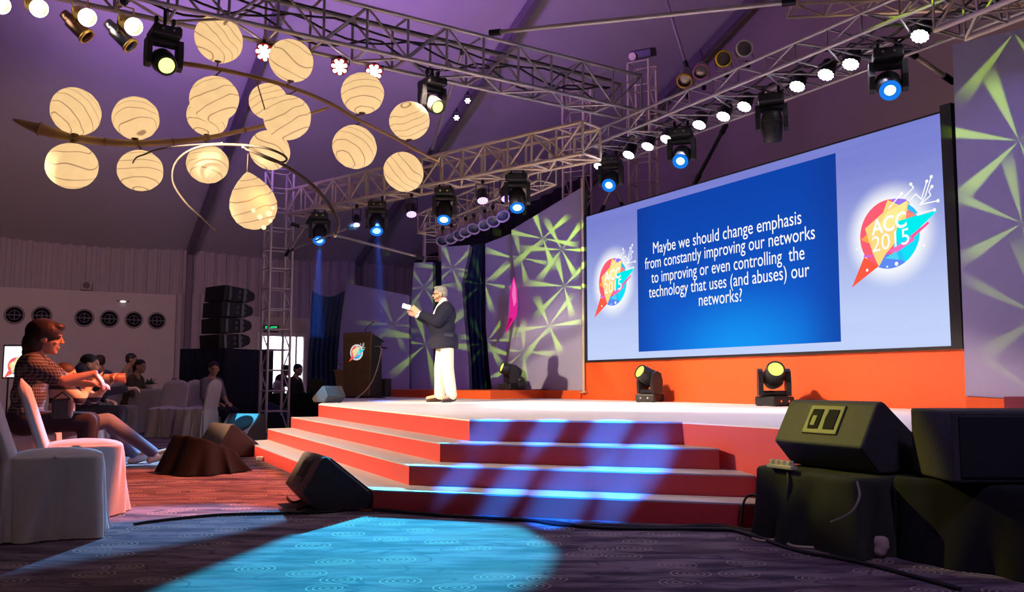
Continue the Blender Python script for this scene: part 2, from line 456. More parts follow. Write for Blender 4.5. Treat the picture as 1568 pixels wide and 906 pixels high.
# ------------------------------------------------------------------ the hall
U = Vector((math.cos(math.radians(30)), math.sin(math.radians(30)), 0))
V = Vector((U.y, -U.x, 0))
W0 = Vector((-8.87, 24.0, 0))
BW = Matrix((U, Vector((0, 0, 1)), V)).transposed().to_4x4(); BW.translation = W0     # x along the back wall, y up, z into the room
def onback(px, py, off=0.0):
    P = onplane(px, py, W0 + V * off, V)
    return ((P - W0).dot(U), P.z)
DS = Vector((0.485, -0.8745, 0)).normalized()
NS = Vector((DS.y, -DS.x, 0))
S0 = Vector((1.237, 15.567, 0))
SW = Matrix((DS, Vector((0, 0, 1)), NS)).transposed().to_4x4(); SW.translation = S0   # x along the screen, y up, z towards the audience
def onscreen(px, py, off=0.0):
    P = onplane(px, py, S0 + NS * off, NS)
    return ((P - S0).dot(DS), P.z)

m = MB(); m.add([(-30, -8, 0), (30, -8, 0), (30, 45, 0), (-30, 45, 0)], [(0, 1, 2, 3)])
struct(m.build('floor', M_carpet))
def ceil_z(s): return 4.5 + 0.42 * s if s < 15 else 10.8 - 0.42 * (s - 15)
m = MB()
def cf(a, b):
    uu = -22 + 46 * a; s = -0.2 + 34 * b
    sag = 0.10 * abs(math.sin(PI * uu / 4.85))
    p = W0 + U * uu + V * s
    return (p.x, p.y, ceil_z(s) + 0.10 - sag)
m.grid(96, 34, cf)
struct(m.build('ceiling', M_tent))
for k in range(-1, 4):
    m = MB()
    uu = 4.85 * k
    pts = [(W0 + U * uu + V * s) + Vector((0, 0, ceil_z(s) - 0.08)) for s in (0.05, 5, 10, 15, 20, 26)]
    for a, b in zip(pts[:-1], pts[1:]):
        F = frame(a, b - a); L = (b - a).length
        m.box((0, 0, L / 2), (0.22, 0.14, L + 0.04), F)
    if k < 2: m.box((uu, 2.2, 0.07), (0.13, 4.4, 0.13), BW)
    struct(m.build('beam_%d' % (k + 2), M_beam))
# pleated lining above, painted wall below with its doorway
m = MB()
def pl(a, b):
    uu = -14 + 30 * a
    return BW @ Vector((uu, 2.70 + 1.86 * b, -0.16 + 0.035 * math.sin(uu * 2 * PI / 0.30) + 0.012 * math.sin(uu * 2 * PI / 0.083)))
m.grid(1800, 2, pl)
struct(m.build('wall_back', M_drape))
xp = onback(268, 500)[0]
m = MB(); m.box(((-14 + xp) / 2, 1.62, -0.02), (14 + xp, 3.24, 0.16), BW)
struct(m.build('wall_partition', M_part))
m = MB(); m.box((xp + 0.60, 1.6, -0.13), (1.5, 3.2, 0.06), BW); struct(m.build('wall_corner_backing', M_part))
def pl2(a, b):
    uu = xp + 0.0 + 1.3 * a
    return BW @ Vector((uu, 3.3 * b, -0.03 + 0.03 * math.sin(uu * 2 * PI / 0.22)))
m = MB(); m.grid(60, 2, pl2)
struct(m.build('wall_corner_drape', M_drape))
d0, zt = onback(434, 514); d1 = onback(466, 514)[0]; d0 = min(d0, onback(398, 514)[0])
m = MB()
m.box((( xp + 1.2 + d0) / 2, 1.37, -0.10), (d0 - xp - 1.2, 2.74, 0.12), BW)
m.box(((d1 + 14) / 2, 1.37, -0.10), (14 - d1, 2.74, 0.12), BW)
m.box(((d0 + d1) / 2, (zt + 2.74) / 2, -0.10), (d1 - d0, 2.74 - zt, 0.12), BW)
struct(m.build('wall_door_side', M_part))
m = MB()
for c, sz in ((((d0 - 0.03), zt / 2, -0.03), (0.10, zt, 0.1)), ((d1 + 0.03, zt / 2, -0.03), (0.10, zt, 0.1)), (((d0 + d1) / 2, zt + 0.03, -0.03), (d1 - d0 + 0.16, 0.10, 0.1)), ((d1 - 0.22, zt / 2, -0.05), (0.05, zt, 0.05))):
    m.box(c, sz, BW)
dr = struct(m.build('door_1', mat('door_frame_white', (0.8, 0.78, 0.80), 0.5)))
# daylight outside the doorway: a pale yard wall under open sky
m = MB(); m.box(((d0 + d1) / 2, 1.4, -3.2), (5.0, 4.4, 0.1), BW)
struct(m.build('wall_outside', mat('yard_wall', (0.85, 0.83, 0.88), 0.8)))
m = MB()
for zz in (0.75, 1.15):
    m.box((d1 - 0.7, zz, -2.9), (1.4, 0.06, 0.06), BW)
for xx in (d1 - 1.4, d1 - 0.7, d1): m.box((xx, 0.6, -2.9), (0.06, 1.2, 0.06), BW)
struct(m.build('trim_yard_rail', mat('rail_grey', (0.45, 0.47, 0.55), 0.6)))
l = bpy.data.lights.new('daylight', 'AREA'); l.energy = 520; l.size = 3.0; l.color = (0.92, 0.94, 1.0)
o = bpy.data.objects.new('daylight', l); col.objects.link(o)
o.location = BW @ Vector(((d0 + d1) / 2 + 0.3, 3.4, -1.7)); o.rotation_euler = (V * -0.6 + Vector((0, 0, -0.8))).to_track_quat('-Z', 'Y').to_euler()
# round windows in the white wall
M_dkglass = mat('dark_glass', (0.010, 0.009, 0.014), 0.9, 0, 0.1, 4, 0.05)
M_ring = mat('porthole_ring', (0.30, 0.25, 0.27), 0.6)
for i, (px, py, r) in enumerate([(22, 482, 13), (64, 483, 13), (129, 486.5, 12.5), (167.5, 488, 12.5), (205, 489.5, 12), (240, 491, 12)]):
    uu, zz = onback(px, py, 0.06)
    D = (BW @ Vector((uu, zz, 0.06))).y
    R = r / FPX * D
    F = BW @ Matrix.Translation((uu, zz, 0.062))
    m = MB(); m.lathe([(R * 0.92, 0.0), (R * 0.92, 0.012)], F, 32)
    wn = struct(m.build('window_%d' % (i + 1), M_dkglass))
    m = MB(); m.lathe([(R * 0.9, 0.0), (R * 0.9, 0.04), (R * 1.08, 0.03), (R * 1.12, 0.0)], F, 32, cap0=False, cap1=False)
    m.build('window_frame', M_ring, wn)
    m = MB(); m.lathe([(R * 0.52, 0.012), (R * 0.52, 0.024), (R * 0.60, 0.024), (R * 0.60, 0.012)], F, 28, cap0=False, cap1=False)
    m.box((0, 0, 0.018), (R * 1.8, 0.028, 0.014), F); m.box((0, 0, 0.018), (0.022, R * 1.1, 0.014), F)
    m.build('muntin', mat('muntin_grey', (0.16, 0.14, 0.17), 0.6), wn)
# lining of the gable behind the screen
m = MB()
GP = lambda s, z: SW @ Vector((s, z, -5.5))
m.grid(40, 12, lambda a, b: GP(-9.5 + 38 * a, 15 * b))
struct(m.build('wall_gable', M_gable))
# tension poles of the tent
def pole(name, label, a, b, r, mt=M_alu, cat='pole'):
    a = Vector(a); b = Vector(b)
    t = thing(name, label, cat, a)
    MB().tube(a, b, r, seg=10).build('tube', mt, t, True)
    d = (b - a).normalized()
    for p, s in ((a, 1), (b, -1)):
        MB().tube(p - d * 0.02 * s, p + d * 0.14 * s, r * 1.45, seg=10).build('end_clamp', M_blackm, t, True)
pole('brace_pole', 'long pale pole running from the front truss to the screen truss', at(752, 50.5, 11.65), at(1216, 2.5, 10.2), 0.032)
pole('tension_rod', 'thin grey rod dropping from the tent roof to behind the screen truss', at(1012, -28, 14.5), at(1052, 104, 13.4), 0.028)
pole('brace_pole', 'steep thin pole rising behind the front truss beside the yellow lens light', at(710, 72, 12.2), at(659, 236, 14.6), 0.022)
pole('brace_pole', 'violet lit diagonal brace under the middle of the lantern side truss', at(447, 343, 15.5), at(648, 395, 16.0), 0.025)
pole('brace_pole', 'short rising brace from the far tower to the side truss', at(442, 384, 15.8), at(541, 346, 15.0), 0.022)
pole('brace_pole', 'steep short strut between the far tower and the first blue moving head', at(438, 390, 15.7), at(476, 333, 15.3), 0.022)
pole('brace_pole', 'dark cross strut behind the screen under the truss, rising to the right', at(920, 325, 15.8), at(950, 262, 15.8), 0.025, M_steel)
pole('brace_pole', 'dark cross strut behind the screen under the truss, falling to the right', at(930, 270, 15.9), at(956, 320, 15.9), 0.025, M_steel)
pole('brace_pole', 'black strut dropping from the screen truss onto the screen top', at(1111, 192, 12.9), at(1064, 280, 13.0), 0.03, M_blackm)
pole('brace_pole', 'grey strut slanting down behind the top corner of the screen', at(1390, 78, 9.7), at(1458, 124, 10.0), 0.028, M_steel)

# ------------------------------------------------------------------ stage
ZD = 0.585
lv = [(.585, (-2.60, 11.94), (-.33, 6.93), (1.25, 6.53)), (.42, (-2.93, 11.80), (-.54, 6.70), (1.42, 6.12)),
      (.28, (-3.17, 11.56), (-.74, 6.43), (1.56, 5.74)), (.14, (-3.38, 11.25), (-.95, 6.16), (1.62, 5.40))]
st = thing('stage', 'white decked stage with orange risers and an angled corner of steps', 'stage', (0, 11, 0))
deck = [lv[0][1], lv[0][2], lv[0][3], (2.30, 4.80), (6.0, 6.2), (6.4, 8.0), (2.2, 16.4), (0.9, 20.6), (-4.0, 20.6)]
m = MB(); m.prism(deck, ZD - 0.012); m.build('platform', M_riser, st, True)
m = MB(); m.prism(deck, 0.012, Matrix.Translation((0, 0, ZD - 0.012))); m.build('deck_surface', M_deck, st, True)
for k in (1, 2, 3):
    z, L, Cc, R = lv[k]; _, pL, pC, pR = lv[k - 1]
    ip = lambda p: (p[0] + 0.06, p[1] + 0.08)
    poly = [L, Cc, R, (pR[0] + 0.12, pR[1] + 0.1), ip(pC), (pL[0] + 0.06, pL[1])]
    m = MB(); m.prism(poly, z - 0.010); o = m.build('step', M_riser, st, True)
    m = MB(); m.prism(poly, 0.010, Matrix.Translation((0, 0, z - 0.010))); m.build('tread', M_tread, o, False)
    # tread is authored in world metres: bring it into the stage frame
    for v in o.children[0].data.vertices: v.co = wmat(st).inverted() @ v.co
pt = thing('plinth', 'low red plinth carrying the set panels at the back of the stage', 'plinth', (-0.4, 17, ZD))
m = MB(); m.prism([(-2.75, 18.6), (-.38, 15.6), (.60, 16.62), (1.20, 15.57), (1.85, 16.2), (0.4, 20.0), (-2.5, 20.0)], 0.15, Matrix.Translation((0, 0, ZD)))
m.build('block', M_orange, pt, True)
m = MB(); m.box((0, 0, 0), (0.5, 0.45, 0.17)); t = thing('plinth', 'small pink-red block at the right edge of the stage', 'plinth', (4.45, 7.35, ZD + 0.085), math.radians(-60))
m.build('block', mat('pink_cladding', (0.90, 0.16, 0.24), 0.6), t)

# ------------------------------------------------------------------ led screen and its orange base
t = thing('screen_plinth', 'bright orange clad wall carrying the large screen', 'stage wall', SW @ Vector((3.6, ZD, -0.2)))
m = MB(); m.box((3.61, (ZD + 1.225) / 2, -0.22), (7.24, 1.225 - ZD, 0.44), SW); m.build('cladding', M_orange, t, True)
m = MB(); m.box((3.61, ZD + 0.010, 0.012), (7.24, 0.02, 0.024), SW); m.build('skirting', M_orange, t, True)

def screen_mat():
    m = bpy.data.materials.new('screen_sky'); m.use_nodes = True
    nt = m.node_tree; x = NX(nt); nt.nodes.remove(nt.nodes['Principled BSDF'])
    e = nt.nodes.new('ShaderNodeEmission'); nt.links.new(e.outputs[0], nt.nodes['Material Output'].inputs[0])
    c = x.xyz(x.coord())            # local: x along the screen, y up
    base = x.mix(x.ss(c[1], 1.30, 3.75), srgb(200, 216, 252), srgb(116, 122, 205))
    f = x.m('MULTIPLY', x.noise(x.mapping(x.coord(), (0.6, 7, 1), (0, 0, 0.05)), 1.2, 3), 0.25)
    base = x.mix(f, base, srgb(158, 170, 236))
    for (cx, cy) in LOGO_AT:
        dx = x.m('SUBTRACT', c[0], cx); dy = x.m('SUBTRACT', c[1], cy)
        r = x.m('SQRT', x.m('ADD', x.m('MULTIPLY', dx, dx), x.m('MULTIPLY', dy, dy)))
        base = x.mix(x.m('SUBTRACT', 1.0, x.ss(r, 0.36, 0.66)), base, srgb(250, 252, 255))
    nt.links.new(base, e.inputs[0]); e.inputs[1].default_value = 1.0
    return m
def slide_mat():
    m = bpy.data.materials.new('slide_blue'); m.use_nodes = True
    nt = m.node_tree; x = NX(nt); nt.nodes.remove(nt.nodes['Principled BSDF'])
    e = nt.nodes.new('ShaderNodeEmission'); nt.links.new(e.outputs[0], nt.nodes['Material Output'].inputs[0])
    c = x.xyz(x.coord())
    g = x.ss(c[1], 1.4, 3.7)
    base = x.mix(g, srgb(20, 92, 205), srgb(15, 68, 172))
    dx = x.m('DIVIDE', x.m('SUBTRACT', c[0], 3.9), 2.1); dy = x.m('DIVIDE', x.m('SUBTRACT', c[1], 1.25), 1.15)
    r = x.m('SQRT', x.m('ADD', x.m('MULTIPLY', dx, dx), x.m('MULTIPLY', dy, dy)))
    base = x.mix(x.m('SUBTRACT', 1.0, x.ss(r, 0.0, 1.0)), base, srgb(22, 150, 246))
    ex = x.m('ABSOLUTE', x.m('SUBTRACT', c[0], 3.6))
    base = x.mix(x.m('MULTIPLY', x.ss(ex, 1.3, 2.1), 0.55), base, srgb(22, 52, 142))
    nt.links.new(base, e.inputs[0]); e.inputs[1].default_value = 1.0
    return m
LOGO_AT = [(0.94, 2.56), (6.37, 2.57)]
scr = thing('led_screen', 'huge led screen showing a blue slide with white text between two logos', 'screen', SW @ Vector((3.6, 1.25, 0)))
s0, s1, z0, z1 = 0.15, 7.10, 1.255, 3.80
m = MB(); m.box(((s0 + s1) / 2, (z0 + z1) / 2, -0.12), (s1 - s0, z1 - z0, 0.20), SW); m.build('cabinet', M_black, scr, True)
m = MB()
for c, sz in (((s0 - 0.02, (z0 + z1) / 2, -0.10), (0.05, z1 - z0 + 0.06, 0.26)), ((s1 + 0.06, (z0 + z1) / 2 + 0.02, -0.10), (0.13, z1 - z0 + 0.10, 0.26)), (((s0 + s1) / 2, z0 - 0.012, -0.10), (s1 - s0, 0.035, 0.26)), (((s0 + s1) / 2, z1 + 0.012, -0.12), (s1 - s0, 0.02, 0.22))):
    m.box(c, sz, SW)
m.build('frame', M_black, scr, True)
E0 = Matrix.Translation((0, 0, 0))
def scr_part(name, mb, mt, parent=scr):
    o = mb.build(name, mt, None)
    o.parent = parent
    # screen coordinates: local x/y/z stay in metres along, up and out of the screen
    o.matrix_parent_inverse = Matrix.Identity(4)
    base = wmat(parent).inverted() @ SW
    o.matrix_local = base
    return o
m = MB(); m.add([(s0, z0, -0.012), (s1, z0, -0.012), (s1, z1, -0.012), (s0, z1, -0.012)], [(0, 1, 2, 3)])
scr_part('display', m, screen_mat())
m = MB(); m.add([(1.625, 1.365, -0.006), (5.63, 1.365, -0.006), (5.65, 3.685, -0.006), (1.635, 3.675, -0.006)], [(0, 1, 2, 3)])
slide = scr_part('slide', m, slide_mat())
LINES = [('Maybe we should change emphasis', (1000.1, 389.5), (1227.2, 340.7)), ('from constantly improving our networks', (987.7, 413.9), (1247.9, 363.2)),
         ('to improving or even controlling  the', (997.5, 434.5), (1232, 395)), ('technology that uses (and abuses) our', (993.7, 456.3), (1239.6, 422)), ('networks?', (1070.3, 468.3), (1136.4, 460.8))]
M_text = emit('slide_text_white', (1, 1, 1), 1.0)
for tx, pa, pb in LINES:
    a = onscreen(*pa); b = onscreen(*pb)
    vs, fs, x0, x1, y0, y1 = text_mesh(tx, 1.0, bold=0.0)
    kx = (b[0] - a[0]) / (x1 - x0); ky = 0.262
    zb = (a[1] + b[1]) / 2
    m = MB(); m.add([(a[0] + (v.x - x0) * kx, zb + v.y * ky, 0.0) for v in vs], fs)
    o = m.build('lettering', M_text, slide)

def logo_parts():
    """the round badge: list of (colour, polygon in logo units) with the circle of radius 1"""
    P = lambda l: [((px - 435) / 210.0, (455 - py) / 255.0) for px, py in l]
    circ = [(math.cos(2 * PI * i / 48), math.sin(2 * PI * i / 48)) for i in range(48)]
    arc = lambda a0, a1, n: [(math.cos(math.radians(a0 + (a1 - a0) * i / n)), math.sin(math.radians(a0 + (a1 - a0) * i / n))) for i in range(n + 1)]
    L = [((255, 96, 118), circ),
         ((40, 200, 250), [(0.1, 0.0)] + arc(30, -80, 24)),
         ((20, 225, 250), [(0.2, -0.1)] + arc(-5, -60, 14)),
         ((95, 140, 245), [(-0.1, -0.55)] + arc(-60, -115, 12)),
         ((160, 120, 245), P([(455, 202), (500, 206), (560, 225), (590, 262), (530, 290)])),
         ((255, 92, 70), P([(250, 598), (352, 682), (148, 818)])),
         ((255, 170, 80), P([(230, 465), (285, 425), (300, 505)])),
         ((255, 220, 130), P([(435, 203), (400, 290), (265, 385), (318, 590), (355, 686), (405, 600), (520, 480), (590, 250), (520, 262)])),
         ((255, 238, 150), P([(430, 290), (575, 235), (540, 345), (460, 420), (340, 420)])),
         ((255, 140, 120), P([(562, 308), (628, 356), (556, 366)])),
         ((60, 190, 250), P([(575, 262), (612, 300), (640, 345), (600, 330), (566, 300)])),
         ((0, 240, 240), P([(505, 372), (764, 350), (610, 478), (470, 520)])),
         ((250, 110, 190), P([(420, 582), (600, 505), (608, 530), (470, 605)])),
         ((255, 95, 160), P([(575, 500), (700, 414), (708, 430), (596, 515)])),
         ((210, 110, 220), P([(250, 582), (330, 598), (325, 606), (248, 600)])),
         ((80, 215, 245), P([(400, 630), (480, 590), (500, 655)]))]
    C = [[(440, 270), (535, 178)], [(548, 210), (618, 155), (600, 125)], [(590, 240), (630, 203), (665, 250), (705, 130)], [(650, 290), (690, 235), (735, 105)],
         [(655, 285), (727, 235), (715, 205), (736, 175)], [(660, 285), (770, 283)], [(650, 345), (745, 342)]]
    return L, [P(c) for c in C], P([(480, 682), (270, 700), (415, 694), (668, 580), (200, 530), (235, 340)])
def make_logo(name, cx, cy, R, place, tint=1.0, keyed='', label=None):
    L, C, dots = logo_parts()
    m = MB(); mats = []; z = 0.0
    for c, poly in L:
        nm = 'logo_%d_%d_%d%s' % (c + (keyed,))
        mats.append(emit(nm, srgb(*c), tint)); z += 0.0004
        m.add([(cx + p[0] * R, cy + p[1] * R, z) for p in poly], [tuple(range(len(poly)))], len(mats) - 1)
    mats.append(emit('logo_white' + keyed, (1, 1, 1), tint)); wi = len(mats) - 1; z += 0.0006
    def disc(x, y, r): m.add([(cx + (x + r * math.cos(2 * PI * i / 10)) * R, cy + (y + r * math.sin(2 * PI * i / 10)) * R, z) for i in range(10)], [tuple(range(10))], wi)
    for ch in C:
        for a, b in zip(ch[:-1], ch[1:]):
            dx, dy = b[0] - a[0], b[1] - a[1]; l = math.hypot(dx, dy); nx, ny = -dy / l * 0.018, dx / l * 0.018
            m.add([(cx + p * R, cy + q * R, z) for p, q in ((a[0] + nx, a[1] + ny), (b[0] + nx, b[1] + ny), (b[0] - nx, b[1] - ny), (a[0] - nx, a[1] - ny))], [(0, 1, 2, 3)], wi)
        disc(ch[-1][0], ch[-1][1], 0.05)
    for i, d in enumerate(dots): disc(d[0], d[1], (0.06, 0.045, 0.03, 0.04, 0.03, 0.02)[i])
    for tx, y, x0_, wd, h, tilt in (('ACC', 0.02, -0.58, 1.18, 0.46, 0.10), ('2015', -0.47, -0.58, 1.24, 0.46, 0.10)):
        vs, fs, x0, x1, y0, y1 = text_mesh(tx, 1.0, bold=0.02 if tx == 'ACC' else 0.0)
        pts = []
        for v in vs:
            a = (v.x - x0) / (x1 - x0); b = (v.y - y0) / (y1 - y0)
            pts.append((cx + (x0_ + a * wd) * R, cy + (y + b * h + a * tilt) * R, z + 0.0006))
        m.add(pts, fs, wi)
    return place(name, m, mats)
for cx, cy in LOGO_AT:
    make_logo('logo', cx, cy, 0.40, lambda n, mb, mt: (lambda o: (setattr(o, 'location', o.location), o)[1])(scr_part(n, MB().add([(a, b, c - 0.004) for a, b, c in mb.v], mb.f) if False else mb, mt)))

# ------------------------------------------------------------------ set panels
def panel(name, label, cat, a, b, pts, th=0.12, mt=M_panel, group=None, strut=True):
    """a board standing on edge between plan points a and b, its outline surveyed on that plane"""
    a = Vector((a[0], a[1], 0)); b = Vector((b[0], b[1], 0))
    d = (b - a).normalized(); n = Vector((d.y, -d.x, 0))
    if n.dot(-a) < 0: n = -n
    F = Matrix((d, Vector((0, 0, 1)), d.cross(Vector((0, 0, 1))))).transposed().to_4x4(); F.translation = a
    zs = 1 if d.cross(Vector((0, 0, 1))).dot(n) > 0 else -1
    poly = []
    for px, py in pts:
        P = onplane(px, py, a, n); poly.append(((P - a).dot(d), max(P.z, 0.735 if cat == 'set panel' and P.z < 0.8 else 0.585)))
    zmin = min(p[1] for p in poly); mid = sum(p[0] for p in poly) / len(poly)
    root = thing(name, label, cat, F @ Vector((mid, zmin, 0)), 0, group)
    MB().prism(poly, -0.02 * zs, F).build('face', mt, root, True)
    # timber frame behind the face: inset outline
    cx = sum(p[0] for p in poly) / len(poly); cy = sum(p[1] for p in poly) / len(poly)
    ins = [(cx + (p[0] - cx) * 0.985, cy + (p[1] - cy) * 0.99 if p[1] > zmin + 0.02 else p[1]) for p in poly]
    MB().prism(ins, -(th - 0.02) * zs, F @ Matrix.Translation((0, 0, -0.02 * zs))).build('frame', M_panelback, root, True)
    return root, F, zs
def pd(px, D):
    P = at(px, 598, D); return (P.x, P.y)
panel('set_panel', 'wide set panel beside the screen covered in lime star beams', 'set panel', pd(773, 18.0), pd(894, 15.72),
      [(893.5, 603), (893.5, 285), (783, 352), (785, 392), (791, 440), (790, 474), (777, 555), (773, 603)])
panel('set_panel', 'narrow violet lit set panel behind the magenta sign', 'set panel', pd(740, 18.6), pd(800, 18.0),
      [(800, 603), (797, 352), (743, 373), (744, 500), (749, 560), (753, 603)])
panel('set_panel', 'angular set panel just behind the standing speaker', 'set panel', pd(672, 18.7), pd(722, 18.2),
      [(718, 603), (716, 550), (709, 480), (706, 435), (719, 375), (676, 378), (676, 603)])
panel('set_panel', 'slim set panel at the left of the standing speaker with a faint lime beam', 'set panel', pd(620, 19.4), pd(668, 18.95),
      [(663, 603), (662, 401), (634, 402), (630, 460), (627, 603)])
panel('set_panel', 'broad dark violet set panel behind the lectern with sloping top', 'set panel', pd(514, 19.8), pd(628, 18.75),
      [(625.5, 605), (625.5, 452), (530, 433), (524, 490), (517, 542), (516, 605)])
panel('set_panel', 'tall violet panel at the right edge of the photo with lime beams', 'stage panel', (4.74, 9.2), (6.3, 7.70),
      [(1479, 606), (1458, 68), (1760, 0), (1760, 622)])
o, F, zs = panel('panel_plinth', 'low orange strip under the panel at the right edge', 'plinth', (4.72, 9.16), (6.32, 7.60),
      [(1479, 629), (1479, 607), (1760, 623), (1760, 650)], mt=M_orange)
# black backdrop behind the panels, hung from the side truss
t = thing('backdrop_curtain', 'black backdrop cloth hanging behind the set panels', 'curtain', (-1.0, 20.4, ZD))
a = Vector((*pd(636, 21.4), 0)); b = Vector((*pd(905, 17.6), 0)); d = (b - a); n = Vector((d.y, -d.x, 0)).normalized()
m = MB()
def bk(i, j):
    px = 636 + (905 - 636) * i
    top = 398 if px < 655 else 392 - (px - 655) * (122 / 235)
    P = onplane(px, top, a, n); zt_ = P.z
    z = 0.60 + (zt_ - 0.60) * j
    w_ = 0.05 * math.sin(i * 2 * PI * 14)
    return (P.x + n.x * w_, P.y + n.y * w_, z)
m.grid(160, 6, bk); m.build('cloth', M_cloth, t, True, solid=0.01)
# navy drape in the gap
def drape(name, label, mt, rows, D0, D1, folds, amp, gather=None):
    """rows: (py, left px, right px) from the top down, at depth D0 (left) to D1 (right)"""
    t = thing(name, label, 'curtain', at((rows[-1][1] + rows[-1][2]) / 2, rows[-1][0], (D0 + D1) / 2))
    m = MB(); nr = len(rows) - 1
    def fn(i, j):
        k = min(int(j * nr), nr - 1); f = j * nr - k
        f2 = f
        py = rows[k][0] * (1 - f2) + rows[k + 1][0] * f2
        l = rows[k][1] * (1 - f2) + rows[k + 1][1] * f2; r = rows[k][2] * (1 - f2) + rows[k + 1][2] * f2
        sag = rows[k][3] * (1 - f2) + rows[k + 1][3] * f2
        px = l + (r - l) * i
        py += sag * math.sin(PI * i)
        D = D0 + (D1 - D0) * i + amp * math.sin(i * folds * 2 * PI + 1.3 * j) * (0.4 + 0.6 * j)
        return at(px, py, D)
    m.grid(90, 40, fn); m.build('cloth', mt, t, True, solid=0.012)
    return t
drape('navy_drape', 'dark navy drape filling the gap between the two violet panels', M_navyd, [(374, 716, 748, 0), (440, 704, 746, 0), (480, 707, 745, 0), (560, 714, 751, 0), (601, 716, 756, 0)], 19.3, 18.9, 5, 0.07)
drape('navy_drape', 'narrow black-blue drape strip beside the slim set panel', M_navyd, [(400, 660, 678, 0), (500, 660, 678, 0), (601, 660, 678, 0)], 19.6, 19.4, 3, 0.04)
drape('blue_curtain', 'gathered dark blue curtain hanging beside the bright doorway', M_teald, [(445, 478, 528, 9), (480, 476, 523, 4), (520, 474, 519, 0), (545, 472, 517, 0), (575, 471, 519, 0), (607, 469, 522, 0)], 20.8, 20.4, 6, 0.09)

# ------------------------------------------------------------------ trusses and towers
def box_truss(name, label, P0, P1, wv, hv, n, rc=0.025, rb=0.013, skip=(), mt=M_alu, flip=0, plan='N', cat='truss', group=None):
    """four chords; wv / hv = vectors across and up; every upright, rung and brace is a part"""
    P0 = Vector(P0); P1 = Vector(P1); wv = Vector(wv); hv = Vector(hv)
    t = thing(name, label, cat, P0, 0, group)
    base = wmat(t).inverted()
    C = lambda k, i, j: P0 + (P1 - P0) * (k / n) + wv * i + hv * j
    for i in (0, 1):
        for j in (0, 1):
            MB().tube(C(0, i, j), C(n, i, j), rc, seg=8).build('chord', mt, t, True)
    first = {}
    def bar(nm, a, b):
        MB().tube(a, b, rb, seg=6, caps=False).build(nm, mt, t, True)
    for k in range(n + 1):
        for i in (0, 1): bar('upright', C(k, i, 0), C(k, i, 1))
        for j in (0, 1): bar('rung', C(k, 0, j), C(k, 1, j))
        if k < n:
            o = (k + flip) % 2
            for i in (0, 1): bar('brace', C(k, i, o), C(k + 1, i, 1 - o))
            if plan != '0': bar('bottom_brace', C(k, o, 0), C(k + 1, 1 - o, 0))
    return t
# front truss
F0 = Vector((-6.9, 7.08, 4.93)); F1 = Vector((1.95, 12.90, 4.93))
fd = (F1 - F0).normalized(); fw = Vector((-fd.y, fd.x, 0)) * 0.46
box_truss('front_truss', 'long box truss crossing the upper left above the paper lanterns', F0, F1, fw, (0, 0, 0.54), 19, 0.029, 0.017)
def on_truss(px, A, B, py_hint=100):
    """plan point on the line A-B that is seen in column px"""
    lo, hi = 0.0, 1.0
    def colx(t):
        P = A + (B - A) * t - CAM
        return 784 + FPX * P.x / (P.y * CP + P.z * SP)
    for _ in range(40):
        mid = (lo + hi) / 2
        if (colx(mid) < px) == (colx(1) > colx(0)): lo = mid
        else: hi = mid
    return A + (B - A) * lo
# screen truss, a ladder-deep truss over the led wall
R0 = Vector((1.02, 13.80, 4.53)); R1 = Vector((5.90, 4.93, 4.53))
rd = (R1 - R0).normalized(); rw = Vector((-rd.y, rd.x, 0)) * 0.95
if rw.x < 0: rw = -rw
box_truss('screen_truss', 'long truss above the screen carrying the row of white lights', R0, R1, rw, (0, 0, 0.215), 22, 0.022, 0.012, flip=1)
# lantern-side truss from far tower to the screen corner
L0 = Vector((-4.12, 15.86, 3.94)); L1 = Vector((0.95, 11.62, 3.94))
ld = (L1 - L0).normalized(); lw = Vector((-ld.y, ld.x, 0)) * 0.42
box_truss('side_truss', 'middle truss running from the far tower to the screen corner with blue heads', L0, L1, lw, (0, 0, 0.44), 15, 0.026, 0.018, mt=M_steel)
# low truss with the unlit cans
K0 = at(640, 357, 15.6); K1 = at(824, 276, 13.4)
kd = (K1 - K0); kd.z = 0; kd.normalize(); kw = Vector((-kd.y, kd.x, 0)) * 0.4
box_truss('can_truss', 'smaller low truss behind the side truss holding the unlit can lights', K0, K1, kw, (0, 0, 0.34), 9, 0.02, 0.011, mt=M_steel)
def tower(name, label, cx, cy, z0, z1, wd, rot, n, mt=M_steel, group=None):
    a = Vector((math.cos(rot), math.sin(rot), 0)) * wd; b = Vector((-math.sin(rot), math.cos(rot), 0)) * wd
    o = Vector((cx, cy, z0)) - a / 2 - b / 2
    return box_truss(name, label, o, o + Vector((0, 0, z1 - z0)), a, b, n, 0.024, 0.012, mt=mt, plan='0', cat='tower', group=group)
p = at(420, 600, 15.95)
tower('truss_tower', 'tall truss tower in front of the bright doorway, farthest left', p.x, p.y, 0.0, 4.75, 0.40, math.radians(33), 13, mt=mat('tower_alu', (0.62, 0.55, 0.56), 0.5, 0.3, 0.12, 7))
p = at(884, 300, 16.7); tower('truss_tower', 'truss tower at the screen corner where three trusses meet', p.x, p.y, 0.585, 6.6, 0.42, math.radians(-25), 14)
p = at(985, 250, 15.8); tower('truss_tower', 'truss tower rising behind the upper left part of the screen', p.x, p.y, 0.0, 6.72, 0.40, math.radians(-29), 15)
p = at(662, 380, 19.75); tower('truss_tower', 'short truss tower leg ending on the slim panel below the unlit cans', p.x, p.y, 0.585, 4.45, 0.36, math.radians(10), 10)
t = thing('truss_top_block', 'pulley block on top of the tower behind the screen', 'block', at(985, 76, 15.8))
F = Matrix.Translation(at(985, 82, 15.8)) @ Euler((0.35, 0, -0.5)).to_matrix().to_4x4()
MB().box((0, 0, 0), (0.42, 0.3, 0.16), F, bev=0.02).build('housing', M_blackm, t, True)
